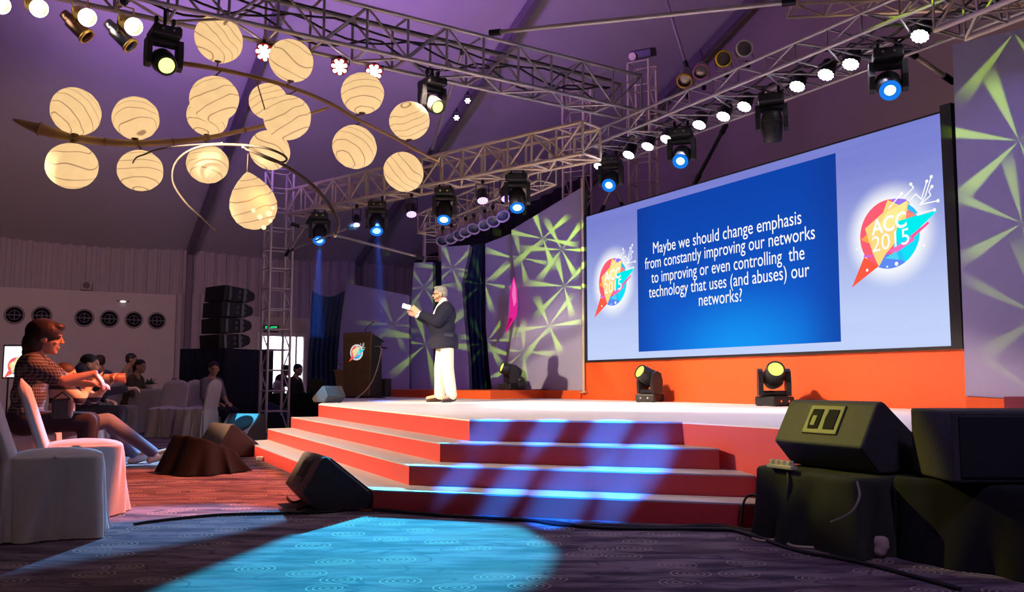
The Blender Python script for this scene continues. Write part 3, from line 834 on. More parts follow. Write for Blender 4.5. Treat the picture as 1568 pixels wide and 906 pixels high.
MB().tube(F @ Vector((-0.15, -0.2, -0.02)), F @ Vector((-0.15, 0.2, -0.02)), 0.07, seg=14).build('pulley', M_steel, t, True)
# corner post with its yellow lit face beside the screen
t = thing('upright_pole', 'full height pipe standing at the left edge of the screen', 'pole', at(894, 603, 15.45))
a = at(894, 601, 15.45); MB().tube(a, (a.x, a.y, 4.5), 0.026, seg=12).build('tube', M_steel, t, True)
MB().lathe([(0.07, 0), (0.07, 0.015), (0.03, 0.03)], Matrix.Translation((a.x, a.y, a.z)), 16).build('foot', M_steel, t, True)
# truss piece entering at the upper right corner
Q0 = at(1478, 60, 8.3); Q1 = at(1600, -10, 7.6)
q = (Q1 - Q0); q.z = 0
box_truss('corner_truss', 'truss corner above the tall panel at the upper right edge', Q0, Q0 + q.normalized() * 2.2 , Vector((q.y, -q.x, 0)).normalized() * 0.45, (0, 0, 0.42), 5, 0.026, 0.014, mt=M_steel)
Q0 = at(1185, -6, 10.3); Q1 = at(1590, -60, 8.2)
box_truss('upper_truss', 'dark truss high above the screen truss, just inside the top edge', at(1215, 6, 11.5), at(1216, 6, 11.5) + Vector((3.6, -0.4, 0)), Vector((0.05, 0.45, 0)), (0, 0, 0.4), 7, 0.024, 0.013, mt=M_steel)

# cables slung along the front truss
t = thing('cable_bundle', 'dark power cables sagging along the inside of the front truss', 'cable', F0 + (F1 - F0) * 0.3 + fw * 0.5)
for k in range(4):
    pts = []
    for i in range(41):
        f = 0.30 + 0.66 * i / 40
        pts.append(F0 + (F1 - F0) * f + fw * (0.35 + 0.15 * k) + Vector((0, 0, 0.44 - 0.09 * k * abs(math.sin(f * 21 + k)) - 0.03 * k)))
    MB().poly(pts, 0.014, 6).build('cable', M_wirec, t, True)
t = thing('cable_bundle', 'dark cables lying along the screen truss above the white lights', 'cable', R0 + (R1 - R0) * 0.1 + rw * 0.3)
for k in range(4):
    pts = []
    for i in range(61):
        f = 0.05 + 0.9 * i / 60
        pts.append(R0 + (R1 - R0) * f + rw * (0.25 + 0.15 * k) + Vector((0, 0, 0.12 - 0.12 * abs(math.sin(f * 40 + k * 2)))))
    MB().poly(pts, 0.013, 6).build('cable', M_wirec, t, True)

# ------------------------------------------------------------------ stage lights
def led_face(mb, F, R, n1=6, n2=12, r=0.2, mi=0):
    spots = [(0, 0)] + [(0.42 * R * math.cos(2 * PI * k / n1), 0.42 * R * math.sin(2 * PI * k / n1)) for k in range(n1)] + [(0.78 * R * math.cos(2 * PI * (k + .5) / n2), 0.78 * R * math.sin(2 * PI * (k + .5) / n2)) for k in range(n2)]
    for x, y in spots:
        mb.lathe([(r * R, 0.0), (r * R * 0.8, 0.006)], F @ Matrix.Translation((x, y, 0)), 10, mi)
def par_led(label, P, aim, clamp_up, lens_mat, R=0.095, shell=M_blackm, group=None, rim=None, n1=6, n2=12):
    """LED par hung under a chord: clamp, yoke, finned body, lens"""
    P = Vector(P); aim = Vector(aim).normalized()
    top = P + Vector((0, 0, clamp_up))
    t = thing('led_par_light', label, 'stage light', top, 0, group)
    body = frame(P - aim * 0.17, aim)
    pr = [(R * 0.45, -0.03), (R * 0.62, -0.02), (R * 0.75, 0.03), (R * 0.98, 0.06), (R, 0.17), (R * 1.06, 0.17), (R * 1.06, 0.185), (R * 0.95, 0.185)]
    m = MB(); m.lathe(pr, body, 24)
    for k in range(12):
        m.box((0, 0, 0.02), (R * 1.75, 0.008, 0.05), body @ Matrix.Rotation(PI * k / 12, 4, 'Z'))
    m.build('body', shell, t, True)
    if rim is not None:
        MB().lathe([(R * 1.07, 0.165), (R * 1.09, 0.175), (R * 1.07, 0.187), (R * 0.93, 0.187)], body, 24, cap0=False, cap1=False).build('rim', rim, t, True)
    m = MB(); led_face(m, body @ Matrix.Translation((0, 0, 0.186)), R, n1, n2, 0.25 if n2 < 10 else 0.2)
    m.build('lens', lens_mat, t, True)
    side = aim.cross(Vector((0, 0, 1))); side = side.normalized() if side.length > 0.05 else Vector((1, 0, 0))
    c = P - aim * 0.07
    q = [c + side * (R * 1.12), c + side * (R * 1.16) + Vector((0, 0, clamp_up * 0.62)), c - side * (R * 1.16) + Vector((0, 0, clamp_up * 0.62)), c - side * (R * 1.12)]
    MB().poly(q, 0.009, 6).build('yoke', M_blackm, t, True)
    m = MB(); m.tube(c + Vector((0, 0, clamp_up * 0.6)), top, 0.011); m.box((0, 0, 0), (0.05, 0.05, 0.06), Matrix.Translation(top + Vector((0, 0, -0.02))))
    m.build('clamp', M_blackm, t, True)
    return t
def moving_head(label, base, up, aim, lens_mat, sc_=1.0, yaw=0.0, group=None, lens_r=0.075, shell=M_black, halo=None):
    """up=+1 stands on its base, up=-1 hangs from it; yoke turns with the head"""
    base = Vector(base); aim = Vector(aim).normalized()
    t = thing('moving_head_light', label, 'stage light', base, 0, group)
    flat = Vector((aim.x, aim.y, 0))
    ya = math.atan2(flat.y, flat.x) if flat.length > 0.02 else yaw
    B = Matrix.Translation(base) @ Matrix.Rotation(ya + 0.5 if up > 0 else ya, 4, 'Z')
    Y = Matrix.Translation(base) @ Matrix.Rotation(ya, 4, 'Z')
    k = sc_
    m = MB(); m.box((0, 0, up * 0.055 * k), (0.34 * k, 0.27 * k, 0.10 * k), B, bev=0.018 * k)
    for sx in (-1, 1):
        for sy in (-1, 1): m.box((sx * 0.13 * k, sy * 0.10 * k, up * 0.004 * k), (0.05 * k, 0.04 * k, 0.012 * k), B)
    m.build('base', shell, t, True)
    for sy in (-1, 1): MB().lathe([(0.012 * k, 0), (0.012 * k, 0.02 * k)], B @ Matrix.Translation((0.165 * k, sy * 0.05 * k, up * 0.055 * k)) @ Matrix.Rotation(PI / 2, 4, 'Y'), 8).build('connector', M_chrome, t, True)
    # yoke
    m = MB()
    m.box((0, 0, up * 0.135 * k), (0.13 * k, 0.30 * k, 0.06 * k), Y, bev=0.02 * k)
    for sy in (-1, 1):
        prof = [(-0.075, 0.11), (0.075, 0.11), (0.085, 0.25), (0.06, 0.37), (0.0, 0.40), (-0.06, 0.37), (-0.085, 0.25)]
        A = Y @ Matrix(((1, 0, 0, 0), (0, 0, 1, 0), (0, up, 0, 0), (0, 0, 0, 1))) @ Matrix.Translation((0, 0, sy * 0.145 * k - 0.025 * k))
        m.prism([(a * k, b * k) for a, b in prof], 0.05 * k, A)
    m.build('yoke', shell, t, True)
    c = base + Vector((0, 0, up * 0.32 * k))
    H = frame(c, aim)
    hd = MB().lathe([(0.03 * k, -0.17 * k), (0.085 * k, -0.16 * k), (0.105 * k, -0.09 * k), (0.112 * k, 0.0), (0.105 * k, 0.10 * k), (0.10 * k, 0.17 * k), (0.088 * k, 0.185 * k), (lens_r * k, 0.180 * k), (lens_r * k, 0.165 * k)], H, 24, cap1=True)
    for i in range(3): hd.lathe([(0.114 * k, -0.07 * k + i * 0.025 * k), (0.118 * k, -0.065 * k + i * 0.025 * k), (0.114 * k, -0.06 * k + i * 0.025 * k)], H, 24, cap0=False, cap1=False)
    h = hd.build('head', shell, t, True)
    m = MB(); m.lathe([(lens_r * k, 0.168 * k), (lens_r * 0.7 * k, 0.182 * k), (0.01 * k, 0.19 * k)], H, 20)
    o = m.build('lens', lens_mat, t, True)
    if halo is not None:
        MB().lathe([(lens_r * 1.02 * k, 0.180 * k), (0.080 * k, 0.1875 * k), (0.090 * k, 0.1865 * k), (0.096 * k, 0.178 * k)], H, 24, cap0=False, cap1=False).build('lens_halo', halo, t, True)
    if up < 0:
        for s_ in (-1, 1): MB().tube(B @ Vector((0, s_ * 0.08 * k, 0)), B @ Vector((0, s_ * 0.08 * k, 0.10 * k)), 0.014 * k).box((0, s_ * 0.08 * k, 0.09 * k), (0.05 * k, 0.03 * k, 0.06 * k), B).build('clamp', M_blackm, t, True)
    return t
def par_can(label, P, aim, body_m, front_m, R=0.10, L=0.36, lamp=None, group=None, hang=(0, 0, 0.22), rim_m=None):
    P = Vector(P); aim = Vector(aim).normalized()
    t = thing('par_can_light', label, 'stage light', P + Vector(hang), 0, group)
    F = frame(P, aim)
    MB().lathe([(R * 0.30, -L), (R * 0.62, -L * 0.97), (R * 0.72, -L * 0.80), (R * 0.74, -L * 0.70), (R * 0.98, -L * 0.66), (R, -L * 0.05), (R, 0), (R * 0.93, 0), (R * 0.93, -L * 0.1)], F, 24, cap1=False).build('can', body_m, t, True)
    MB().lathe([(R * 1.0, -0.02), (R * 1.14, -0.018), (R * 1.16, 0.004), (R * 1.12, 0.012), (R * 0.92, 0.010)], F, 24, cap0=False, cap1=False).build('colour_frame', rim_m or front_m, t, True)
    MB().lathe([(R * 0.92, -0.05), (R * 0.5, -0.035), (0.004, -0.03)], F, 24).build('lens', lamp or front_m, t, True)
    side = aim.cross(Vector((0, 0, 1))).normalized()
    c = P - aim * (L * 0.45); tp = P + Vector(hang)
    up = (tp - c) * 0.75
    MB().poly([c + side * (R * 1.05), c + side * (R * 1.12) + up, c - side * (R * 1.12) + up, c - side * (R * 1.05)], 0.010, 6).build('yoke', body_m, t, True)
    m = MB(); m.tube(c + up, tp, 0.012); m.box((0, 0, 0), (0.06, 0.05, 0.06), Matrix.Translation(tp)); m.build('clamp', M_blackm, t, True)
    return t
E_white = emit('led_white', (0.95, 0.95, 1.0), 14)
E_warm = emit('lamp_warm', (1.0, 0.88, 0.66), 9)
E_pink = emit('led_pink_white', (1.0, 0.78, 0.74), 9)
E_viol = emit('led_violet', (0.72, 0.36, 1.0), 2.6)
E_blue = emit('beam_blue', (0.32, 0.72, 1.0), 3.5)
E_blue2 = emit('beam_deep_blue', (0.14, 0.45, 1.0), 5)
E_lime = emit('beam_lime', (0.72, 0.95, 0.20), 2.6)
M_redrim = emit('red_led_rim', (0.80, 0.03, 0.02), 0.5)
M_bluehalo = emit('blue_lens_halo', (0.01, 0.20, 0.85), 1.0)  # blue halo round the lit lens, drawn as a glowing ring
# white led pars along the screen truss, from its far end towards us
Rc0 = R0 + rw * 0.45; Rc1 = R1 + rw * 0.45
wl = [(918, 254), (963, 236), (992, 223), (1021, 212), (1071, 190), (1108, 177), (1140, 162), (1221, 131), (1265, 113), (1303, 97), (1409, 54)]
for i, (px, py) in enumerate(wl):
    P = on_truss(px, R0 + rw * 0.5, R1 + rw * 0.5); P = at(px, py, P.y)
    n_ = ['farthest', 'second', 'third', 'fourth', 'fifth', 'sixth', 'seventh', 'eighth', 'ninth', 'tenth', 'last and nearest'][i]
    par_led('white led par light under the screen truss, %s from its far end' % n_, P, Vector((-0.40 + 0.1 * random.random(), -0.33, -0.86)), max(0.12, 4.53 - P.z), E_white, 0.092, group='white led pars over the screen')
for i, (px, py, lx, ly, lit, lab) in enumerate([(935, 226, 938, 256, 1, 'black moving head with blue lens between the two farthest white lights'), (1043, 186, 1039, 214, 1, 'black moving head with blue lens beside the fourth and fifth white lights'),
                                  (1180, 122, 0, 0, 0, 'unlit black moving head hanging in the middle of the white lights'), (1357, 55, 1349, 93, 1, 'large black moving head with blue lens nearest the right end of the screen truss')]):
    P = on_truss(px, R0 + rw * 0.55, R1 + rw * 0.55)
    b = Vector((P.x, P.y, 4.50)); b = at(px, py, P.y); b.z = 4.46
    aim = (at(lx, ly, P.y - 0.12) - (b + Vector((0, 0, -0.32 * 1.15)))) if lit else Vector((0.1, 0.3, -0.9))
    if lit: aim = Vector((-0.25, -0.75, -0.55))
    moving_head(lab, b, -1, aim, E_blue if lit else M_blackm, 1.15, lens_r=0.052, group='moving heads on the screen truss', halo=M_bluehalo if lit else None)
# coloured cans standing above the screen truss
for px, py, bm_, fm, lab, aim in [(1048, 124, 'can_grey', 'gel_amber', 'can light with amber frame on the screen truss, lowest of its row', (-0.25, -0.65, -0.70)), (1073, 110, 'can_grey', 'gel_pink', 'can light with pink lens on the screen truss, second of its row', (-0.2, -0.8, -0.5)),
                             (1108, 90, 'can_grey', 'gel_yellow', 'can light with bright yellow frame on the screen truss', (-0.05, -0.9, -0.25)), (1140, 74, 'can_grey', 'gel_silver', 'can light with silver rim, highest of the row on the screen truss', (-0.05, -0.9, -0.25))]:
    cols = dict(gel_amber=(0.75, 0.38, 0.03), gel_pink=(0.55, 0.20, 0.40), gel_yellow=(0.85, 0.62, 0.02), gel_silver=(0.62, 0.60, 0.60))
    P = on_truss(px, R0 + rw * 0.9, R1 + rw * 0.9)
    P = at(px, py, P.y)
    par_can(lab, P, aim, mat(bm_, (0.30, 0.27, 0.30), 0.5, 0.4), mat(fm, cols[fm], 0.5), 0.105, 0.34, lamp=mat('can_reflector', (0.32, 0.26, 0.24), 0.3, 0.8), hang=(0.05, 0.05, -0.22), group='can lights above the screen truss')
# side truss fixtures
for px, py, lx, ly, e, lab in [(490, 326, 490, 353, E_blue2, 'blue beam moving head on the side truss, nearest the far tower'), (577, 306, 578, 337, E_blue2, 'deep blue beam moving head on the side truss, second from the far tower'),
                           (681, 286, 681, 319, E_blue, 'cyan beam moving head in the middle of the side truss'), (792, 264, 793, 296, E_blue, 'cyan beam moving head on the side truss, closest to the screen')]:
    P = on_truss(px, L0 + lw * 0.5, L1 + lw * 0.5)
    b = at(px, py, P.y); b.z = 3.88
    moving_head(lab, b, -1, (0.12 if px < 600 else 0.0, -0.62, -0.78), e, 1.1, lens_r=0.060, group='moving heads on the side truss', halo=M_bluehalo)
for px, py, lab in [(546, 343, 'tiny violet led light on the side truss between the two deep blue heads'), (630, 327, 'violet led light on the side truss left of the middle cyan head'),
                    (739, 306, 'violet led light on the side truss right of the middle cyan head'), (776, 303, 'violet-white led light touching the cyan head closest to the screen')]:
    P = on_truss(px, L0 + lw * 0.6, L1 + lw * 0.6); P = at(px, py, P.y)
    par_led(lab, P, (0.1, -0.45, -0.85), max(0.12, 3.92 - P.z), E_viol, 0.085 if px > 600 else 0.06, group='violet led lights on the side truss')
cl = [(677, 369), (691, 365), (703, 360), (713, 355), (725, 350), (742, 344), (755, 339), (770, 331)]
for i, (px, py) in enumerate(cl):
    P = on_truss(px, K0 + kw * 0.3, K1 + kw * 0.3); P = at(px, py, P.y - 0.1)
    par_can('unlit silver can light with violet rim, %s from the far end of the low truss' % ['first', 'second', 'third', 'fourth', 'fifth', 'sixth', 'seventh', 'eighth'][i], P, (0.25 * (1 if i % 2 else -0.2), -0.72, -0.65),
            mat('can_silver', (0.62, 0.52, 0.46), 0.3, 0.8), mat('can_glass', (0.03, 0.04, 0.13), 0.2), 0.10, 0.34, rim_m=mat('can_rim', (0.25, 0.18, 0.50), 0.4), group='unlit cans on the low truss', hang=(0, 0.06, 0.24))
# front truss fixtures
for i, (px, py) in enumerate([(405, 80), (461, 91), (520, 102), (573, 110)]):
    P = on_truss(px, F0 + fw * 0.9, F1 + fw * 0.9); P = at(px, py, P.y)
    par_led('red rimmed led par glowing pinkish white under the front truss, %s from the lantern side' % ['first', 'second', 'third', 'fourth'][i], P, Vector((-0.05 + 0.04 * i, -0.82, -0.52)), max(0.1, 4.93 - P.z), E_pink, 0.098, mat('red_shell', (0.16, 0.02, 0.02), 0.4, 0.3), 'red led pars under the front truss', M_redrim, 5, 7)
for px, py, lx, ly, lab in [(252, 46, 266, 91, 'black moving head with lime lens hanging left of the lanterns\' top'), (662, 122, 672, 165, 'black moving head with lime lens hanging right of the red pars')]:
    P = on_truss(px, F0 + fw * 0.4, F1 + fw * 0.4)
    b = at(px, py, P.y)
    moving_head(lab, b, -1, (0.42, -0.62, -0.42), E_lime, 1.12 if px < 400 else 1.0, group='moving heads under the front truss')
    MB().tube(b, (b.x, b.y, 4.95), 0.02, seg=6).build('hanger', M_blackm, col.objects[-1] if False else [o for o in col.objects if o.get('label') == lab][0], True)
for px, py, lit, aim, lab in [(2, 8, 1, (0.62, -0.55, -0.45), 'glowing gold can light cut by the left edge of the photo'), (60, 13, 1, (0.62, -0.55, -0.42), 'glowing gold can light, second in from the upper left corner'),
                         (134, 27, 1, (0.62, -0.55, -0.45), 'glowing gold can light above a dark copper can'), (205, 41, 1, (0.62, -0.55, -0.48), 'glowing gold can light above a blue-grey can'),
                         (133, 56, 0, (0.62, 0.10, -0.62), 'unlit copper coloured can light pointing away under the third glowing can'), (200, 70, 0, (0.60, 0.10, -0.60), 'unlit blue-grey can light pointing away under the fourth glowing can')]:
    D = 8.55 if lit else 8.75
    P = at(px, py, D)
    par_can(lab, P, aim, mat('can_gold', (0.78, 0.50, 0.12), 0.35, 0.55) if lit else (mat('can_copper', (0.30, 0.16, 0.13), 0.3, 0.8) if px < 150 else mat('can_bluegrey', (0.36, 0.36, 0.50), 0.25, 0.9)),
            mat('can_gold', (0.78, 0.50, 0.12), 0.35, 0.55), 0.076, 0.34, lamp=E_warm if lit else M_black, group='gold cans in the upper left corner', hang=(-0.12, 0.02, 0.28 if lit else 0.24), rim_m=E_warm if lit else None)
# two little spots clamped on the roof beam
for px, py, lab in [(716, 154, 'small bright spotlight on the roof beam, upper of two'), (699, 180, 'small bright spotlight on the roof beam, lower of two')]:
    P = at(px, py, 19.5)
    par_led(lab, P, (0.1, -0.8, -0.55), 0.2, emit('spot_white', (1.0, 0.9, 0.78), 14), 0.06, group='spots on the roof beam', n1=3, n2=6)

# ------------------------------------------------------------------ paper lanterns on bamboo arms
def lantern_mat(seed, k, sw):
    m = bpy.data.materials.new('lantern_paper'); m.use_nodes = True
    nt = m.node_tree; x = NX(nt); nt.nodes.remove(nt.nodes['Principled BSDF'])
    e = nt.nodes.new('ShaderNodeEmission'); df = nt.nodes.new('ShaderNodeBsdfDiffuse'); ad = nt.nodes.new('ShaderNodeAddShader')
    co = x.coord(); c = x.xyz(co)
    tw = x.m('ADD', c[2], x.m('MULTIPLY', x.noise(x.mapping(co, (1, 1, 1), loc=(seed, seed * .7, 0)), 2.2, 1), sw))
    lines = x.m('ABSOLUTE', x.m('SUBTRACT', x.m('FRACT', x.m('MULTIPLY', tw, k)), 0.5))
    ln = x.ss(lines, 0.0, 0.075)
    pap = x.m('ADD', 0.96, x.m('MULTIPLY', x.noise(co, 9, 3), 0.24))
    nt.links.new(x.mix(ln, (0.33, 0.18, 0.085), (1.0, 0.645, 0.30)), e.inputs[0])
    nt.links.new(x.m('MULTIPLY', pap, 0.86), e.inputs[1])
    df.inputs[0].default_value = (0.16, 0.13, 0.10, 1)
    nt.links.new(e.outputs[0], ad.inputs[0]); nt.links.new(df.outputs[0], ad.inputs[1])
    nt.links.new(ad.outputs[0], nt.nodes['Material Output'].inputs[0])
    return m
LM = [lantern_mat(s, k, sw) for s, k, sw in ((0.3, 10.5, 0.20), (1.7, 9.5, 0.26), (3.1, 11.5, 0.16))]
M_cap = mat('lantern_cap', (0.10, 0.055, 0.03), 0.6)
M_bamboo = mat('bamboo', (0.26, 0.155, 0.075), 0.5, 0, 0.2, 5)
M_cane = mat('dark_cane', (0.13, 0.09, 0.075), 0.55, 0, 0.2, 5)
lan = [(335, 60, 37, 9.9, 1, 'paper globe lantern at the top behind the front truss, left one'), (446, 93, 34, 9.9, 1, 'paper globe lantern half hidden behind the second red par'),
       (116, 171, 37, 9.4, -1, 'paper globe lantern standing above the left end of the broad bamboo arm'), (208, 181, 34, 9.7, -1, 'paper globe lantern above the bamboo arm, second from its left end'),
       (328, 152, 37, 9.8, 1, 'paper globe lantern hanging in front of another below the upper bamboo arm'), (318, 178, 31, 10.6, -1, 'paper globe lantern peeking out behind and below the hanging one'),
       (411, 155, 29, 10.9, 1, 'paper globe lantern behind the biggest central lantern, its left side showing'), (440, 180, 36, 9.8, 1, 'largest lantern of the central overlapping cluster'),
       (555, 143, 33, 10.3, -1, 'paper globe lantern above the right stretch of the upper arm'), (627, 185, 31, 10.8, -1, 'paper globe lantern beside the lime moving head'),
       (110, 254, 37, 9.4, 1, 'paper globe lantern hanging under the left end of the broad bamboo arm'), (215, 261, 33, 9.7, 1, 'paper globe lantern hanging second under the broad bamboo arm'),
       (318, 251, 31, 10.0, 1, 'paper globe lantern hanging third under the broad bamboo arm'), (413, 230, 31, 10.4, 1, 'paper globe lantern crossed by the thin looped bamboo rod'),
       (543, 225, 34, 10.3, 1, 'paper globe lantern hanging below the right stretch of the upper arm'), (618, 263, 31, 10.8, 1, 'lowest right paper globe lantern, against the side truss')]
ARM_A = [at(px, py, D) for px, py, D in [(20, 183, 9.2), (60, 197, 9.3), (110, 210, 9.42), (160, 217, 9.55), (210, 219.5, 9.7), (265, 217, 9.85), (318, 211, 10.0), (375, 199, 10.15), (440, 184, 10.35), (503, 165, 10.5)]]
ARM_B = [at(px, py, D) for px, py, D in [(262, 95, 9.65), (300, 100, 9.75), (335, 106, 9.85), (390, 118, 9.9), (440, 132, 9.95), (500, 156, 10.1), (548, 183, 10.3), (600, 209, 10.6), (640, 231, 10.8), (672, 248, 11.0)]]
def nearest_on(ch, P):
    best = None
    for a, b in zip(ch[:-1], ch[1:]):
        d = b - a; t_ = max(0, min(1, (P - a).dot(d) / d.dot(d))); q = a + d * t_
        if best is None or (q - P).length < (best - P).length: best = q
    return best
for i, (px, py, r, D, hang, lab) in enumerate(lan):
    c = at(px, py, D); R = r / FPX * D * 1.02
    t = thing('paper_lantern', lab, 'lantern', c, 0, 'paper lanterns on the bamboo arms')
    rot = Euler((random.uniform(-0.5, 0.5) + 0.35 * (i % 3 - 1), random.uniform(-0.5, 0.5), random.uniform(0, 6))).to_matrix()
    m = MB()
    nseg, nr = 40, 26
    def sp(a, b):
        th = 2 * PI * a; ph = PI * b
        rr = 1.0 + 0.012 * math.sin(9 * th + 3 * ph) * math.sin(ph)
        v = Vector((math.sin(ph) * math.cos(th), math.sin(ph) * math.sin(th), 0.94 * math.cos(ph))) * rr * R
        return v
    m.grid(nseg, nr, sp)
    o = m.build('shade', LM[i % 3], t, merge=True); o.rotation_euler = rot.to_euler()
    q = nearest_on(ARM_A + [], c) if i in (2, 3, 5, 6, 10, 11, 12, 13) else nearest_on(ARM_B, c)
    if i == 6: q = nearest_on(ARM_B, c)
    s_ = 1 if q.z > c.z else -1
    MB().lathe([(R * 0.16, s_ * R * 0.93), (R * 0.14, s_ * (R * 0.98)), (R * 0.05, s_ * (R * 1.02))], Matrix.Identity(4), 14).build('cap', M_cap, t)
    tip = Vector((0, 0, s_ * R))
    MB().tube(tip, (q - c), 0.008, seg=6).build('stem', M_cap, t)
# pear-shaped lantern with the lamps shining through
c = at(387, 309, 9.2); t = thing('paper_lantern', 'large pear shaped paper lantern with a cluster of lamps showing, lowest of all', 'lantern', c, 0, 'paper lanterns on the bamboo arms')
R = 36 / FPX * 9.2
m = MB()
prof = [(0.03, 1.30), (0.22, 1.16), (0.48, 0.92), (0.74, 0.60), (0.93, 0.22), (1.0, -0.12), (0.96, -0.46), (0.80, -0.80), (0.52, -1.06), (0.2, -1.18), (0.02, -1.2)]
m.lathe([(a * R, b * R) for a, b in prof], None, 40)
o = m.build('shade', LM[1], t); o.rotation_euler = (0.12, -0.22, 0.4)
Rm = Euler((0.12, -0.22, 0.4)).to_matrix()
for k, (px, py, r) in enumerate([(388, 322, 3.2), (398, 332, 4.0), (412, 327, 4.5), (418, 318, 2.6), (404, 348, 3.6), (414, 338, 2.8)]):
    P = at(px, py, 9.2 - 0.215 + 0.012 * k)
    MB().ell(P - c, (r / FPX * 9, r / FPX * 9, r / FPX * 9), seg=12, rings=8).build('bulb', emit('bulb_gold', (1.0, 0.86, 0.42), 1.5), t)
MB().tube(Rm @ Vector((0, 0, 1.28 * R)), at(380, 236, 9.5) - c, 0.009, seg=6).build('stem', M_cap, t)
def strip(name, label, pts, widths, thick, mt=M_bamboo):
    t = thing(name, label, 'bamboo arm', pts[0])
    m = MB(); vs = []; n = len(pts); sub = 6; P2 = []; W2 = []
    for i in range(n - 1):
        p0 = pts[max(i - 1, 0)]; p1 = pts[i]; p2 = pts[i + 1]; p3 = pts[min(i + 2, n - 1)]
        for k in range(sub):
            f = k / sub
            P2.append(0.5 * ((2 * p1) + (p2 - p0) * f + (2 * p0 - 5 * p1 + 4 * p2 - p3) * f * f + (3 * p1 - p0 - 3 * p2 + p3) * f ** 3))
            W2.append(widths[i] * (1 - f) + widths[i + 1] * f)
    P2.append(pts[-1]); W2.append(widths[-1])
    for i, p in enumerate(P2):
        tn = (P2[min(i + 1, len(P2) - 1)] - P2[max(i - 1, 0)]).normalized()
        up = Vector((0, 0, 1)); sd = tn.cross(up).normalized(); upv = sd.cross(tn).normalized()
        for k in range(10):
            a = 2 * PI * k / 10
            vs.append(p + upv * (W2[i] * 0.5 * math.cos(a)) + sd * (thick * math.sin(a)))
    N = len(P2)
    fs = [(i * 10 + k, i * 10 + (k + 1) % 10, (i + 1) * 10 + (k + 1) % 10, (i + 1) * 10 + k) for i in range(N - 1) for k in range(10)]
    m.add(vs, fs, 0, True); m.add(vs[:10], [tuple(range(10))[::-1]]); m.add(vs[-10:], [tuple(range(10))])
    m.build('pole', mt, t, True)
    return t
ta = strip('bamboo_branch', 'broad bamboo arm with a flattened leaf-like left end, lanterns above and below', ARM_A, [0.02, 0.13, 0.10, 0.085, 0.08, 0.07, 0.06, 0.05, 0.045, 0.03], 0.03)
for k in range(1, 9):
    p = ARM_A[k]; d = (ARM_A[k + 1] - ARM_A[k - 1]).normalized()
    MB().tube(p - d * 0.008, p + d * 0.008, [0, .075, .06, .05, .048, .042, .038, .034, .03][k], seg=12).build('node_ring', mat('bamboo_node', (0.16, 0.09, 0.045), 0.6), ta, True)
strip('bamboo_branch', 'slim bamboo arm curving down right from behind the lime moving head', ARM_B, [0.055, 0.06, 0.055, 0.05, 0.05, 0.05, 0.045, 0.04, 0.035, 0.02], 0.022)
def rod(label, pts, r):
    t = thing('bamboo_rod', label, 'bamboo rod', at(*pts[0]))
    P = [at(*p) for p in pts]; n = len(P); Q = []
    for i in range(n - 1):
        p0 = P[max(i - 1, 0)]; p1 = P[i]; p2 = P[i + 1]; p3 = P[min(i + 2, n - 1)]
        for k in range(6):
            f = k / 6
            Q.append(0.5 * ((2 * p1) + (p2 - p0) * f + (2 * p0 - 5 * p1 + 4 * p2 - p3) * f * f + (3 * p1 - p0 - 3 * p2 + p3) * f ** 3))
    Q.append(P[-1])
    MB().poly(Q, [r * (1 - 0.4 * abs(2 * i / (len(Q) - 1) - 1)) for i in range(len(Q))], 8).build('cane', M_cane, t, True)
    MB().ell(P[-1], (r * 0.9, r * 0.9, r * 0.9), seg=8, rings=6).build('tip', mat('rod_tip', (0.7, 0.62, 0.5), 0.5), t, True)
rod('thin bamboo rod swinging in a wide hook left of the pear lantern', [(331, 352.5, 9.3), (312, 336, 9.3), (286, 312, 9.35), (266, 282, 9.4), (266, 256, 9.45), (280, 237, 9.5), (302, 226, 9.5), (330, 221.5, 9.5), (370, 222, 9.5), (405, 226, 9.45), (430, 235, 9.35), (439, 243, 9.25), (434, 248, 9.2), (420, 247, 9.2), (398, 238, 9.3), (372, 225, 9.4)], 0.016)
rod('bamboo rod bending down to a pale tip over the side truss', [(376, 228, 9.3), (400, 237, 9.3), (432, 251, 9.35), (458, 268, 9.4), (480, 285, 9.45), (500, 307, 9.5), (514, 330, 9.5), (518, 346, 9.5), (513, 361, 9.5)], 0.024)
rod('wispy bamboo rod crossing the lantern second under the broad arm', [(203, 250, 9.3), (209, 241, 9.3), (222, 236, 9.35), (240, 229, 9.4), (270, 224, 9.45), (305, 221, 9.5), (340, 219, 9.5)], 0.011)

# ------------------------------------------------------------------ magenta sign between the panels
sgn = thing('logo_sign', 'magenta pointed logo board glowing between two violet set panels', 'sign', at(783, 512, 17.2))
a = Vector((*pd(768, 17.3), 0)); b = Vector((*pd(800, 17.2), 0)); d = (b - a).normalized()
F = Matrix((d, Vector((0, 0, 1)), d.cross(Vector((0, 0, 1))))).transposed().to_4x4(); F.translation = a
nn = Vector((d.y, -d.x, 0))
def on_s(px, py):
    P = onplane(px, py, a, nn); return ((P - a).dot(d), P.z)
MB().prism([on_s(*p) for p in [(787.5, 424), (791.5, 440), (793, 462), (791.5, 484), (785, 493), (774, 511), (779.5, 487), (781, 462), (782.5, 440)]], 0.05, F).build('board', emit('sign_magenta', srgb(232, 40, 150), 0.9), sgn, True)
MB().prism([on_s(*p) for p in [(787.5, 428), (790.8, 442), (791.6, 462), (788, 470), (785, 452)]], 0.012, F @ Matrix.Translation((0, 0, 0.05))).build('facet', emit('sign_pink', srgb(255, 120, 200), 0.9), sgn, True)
MB().prism([on_s(*p) for p in [(781, 486), (786, 488), (775, 509)]], 0.010, F @ Matrix.Translation((0, 0, 0.05))).build('facet', emit('sign_crimson', srgb(190, 16, 96), 0.8), sgn, True)

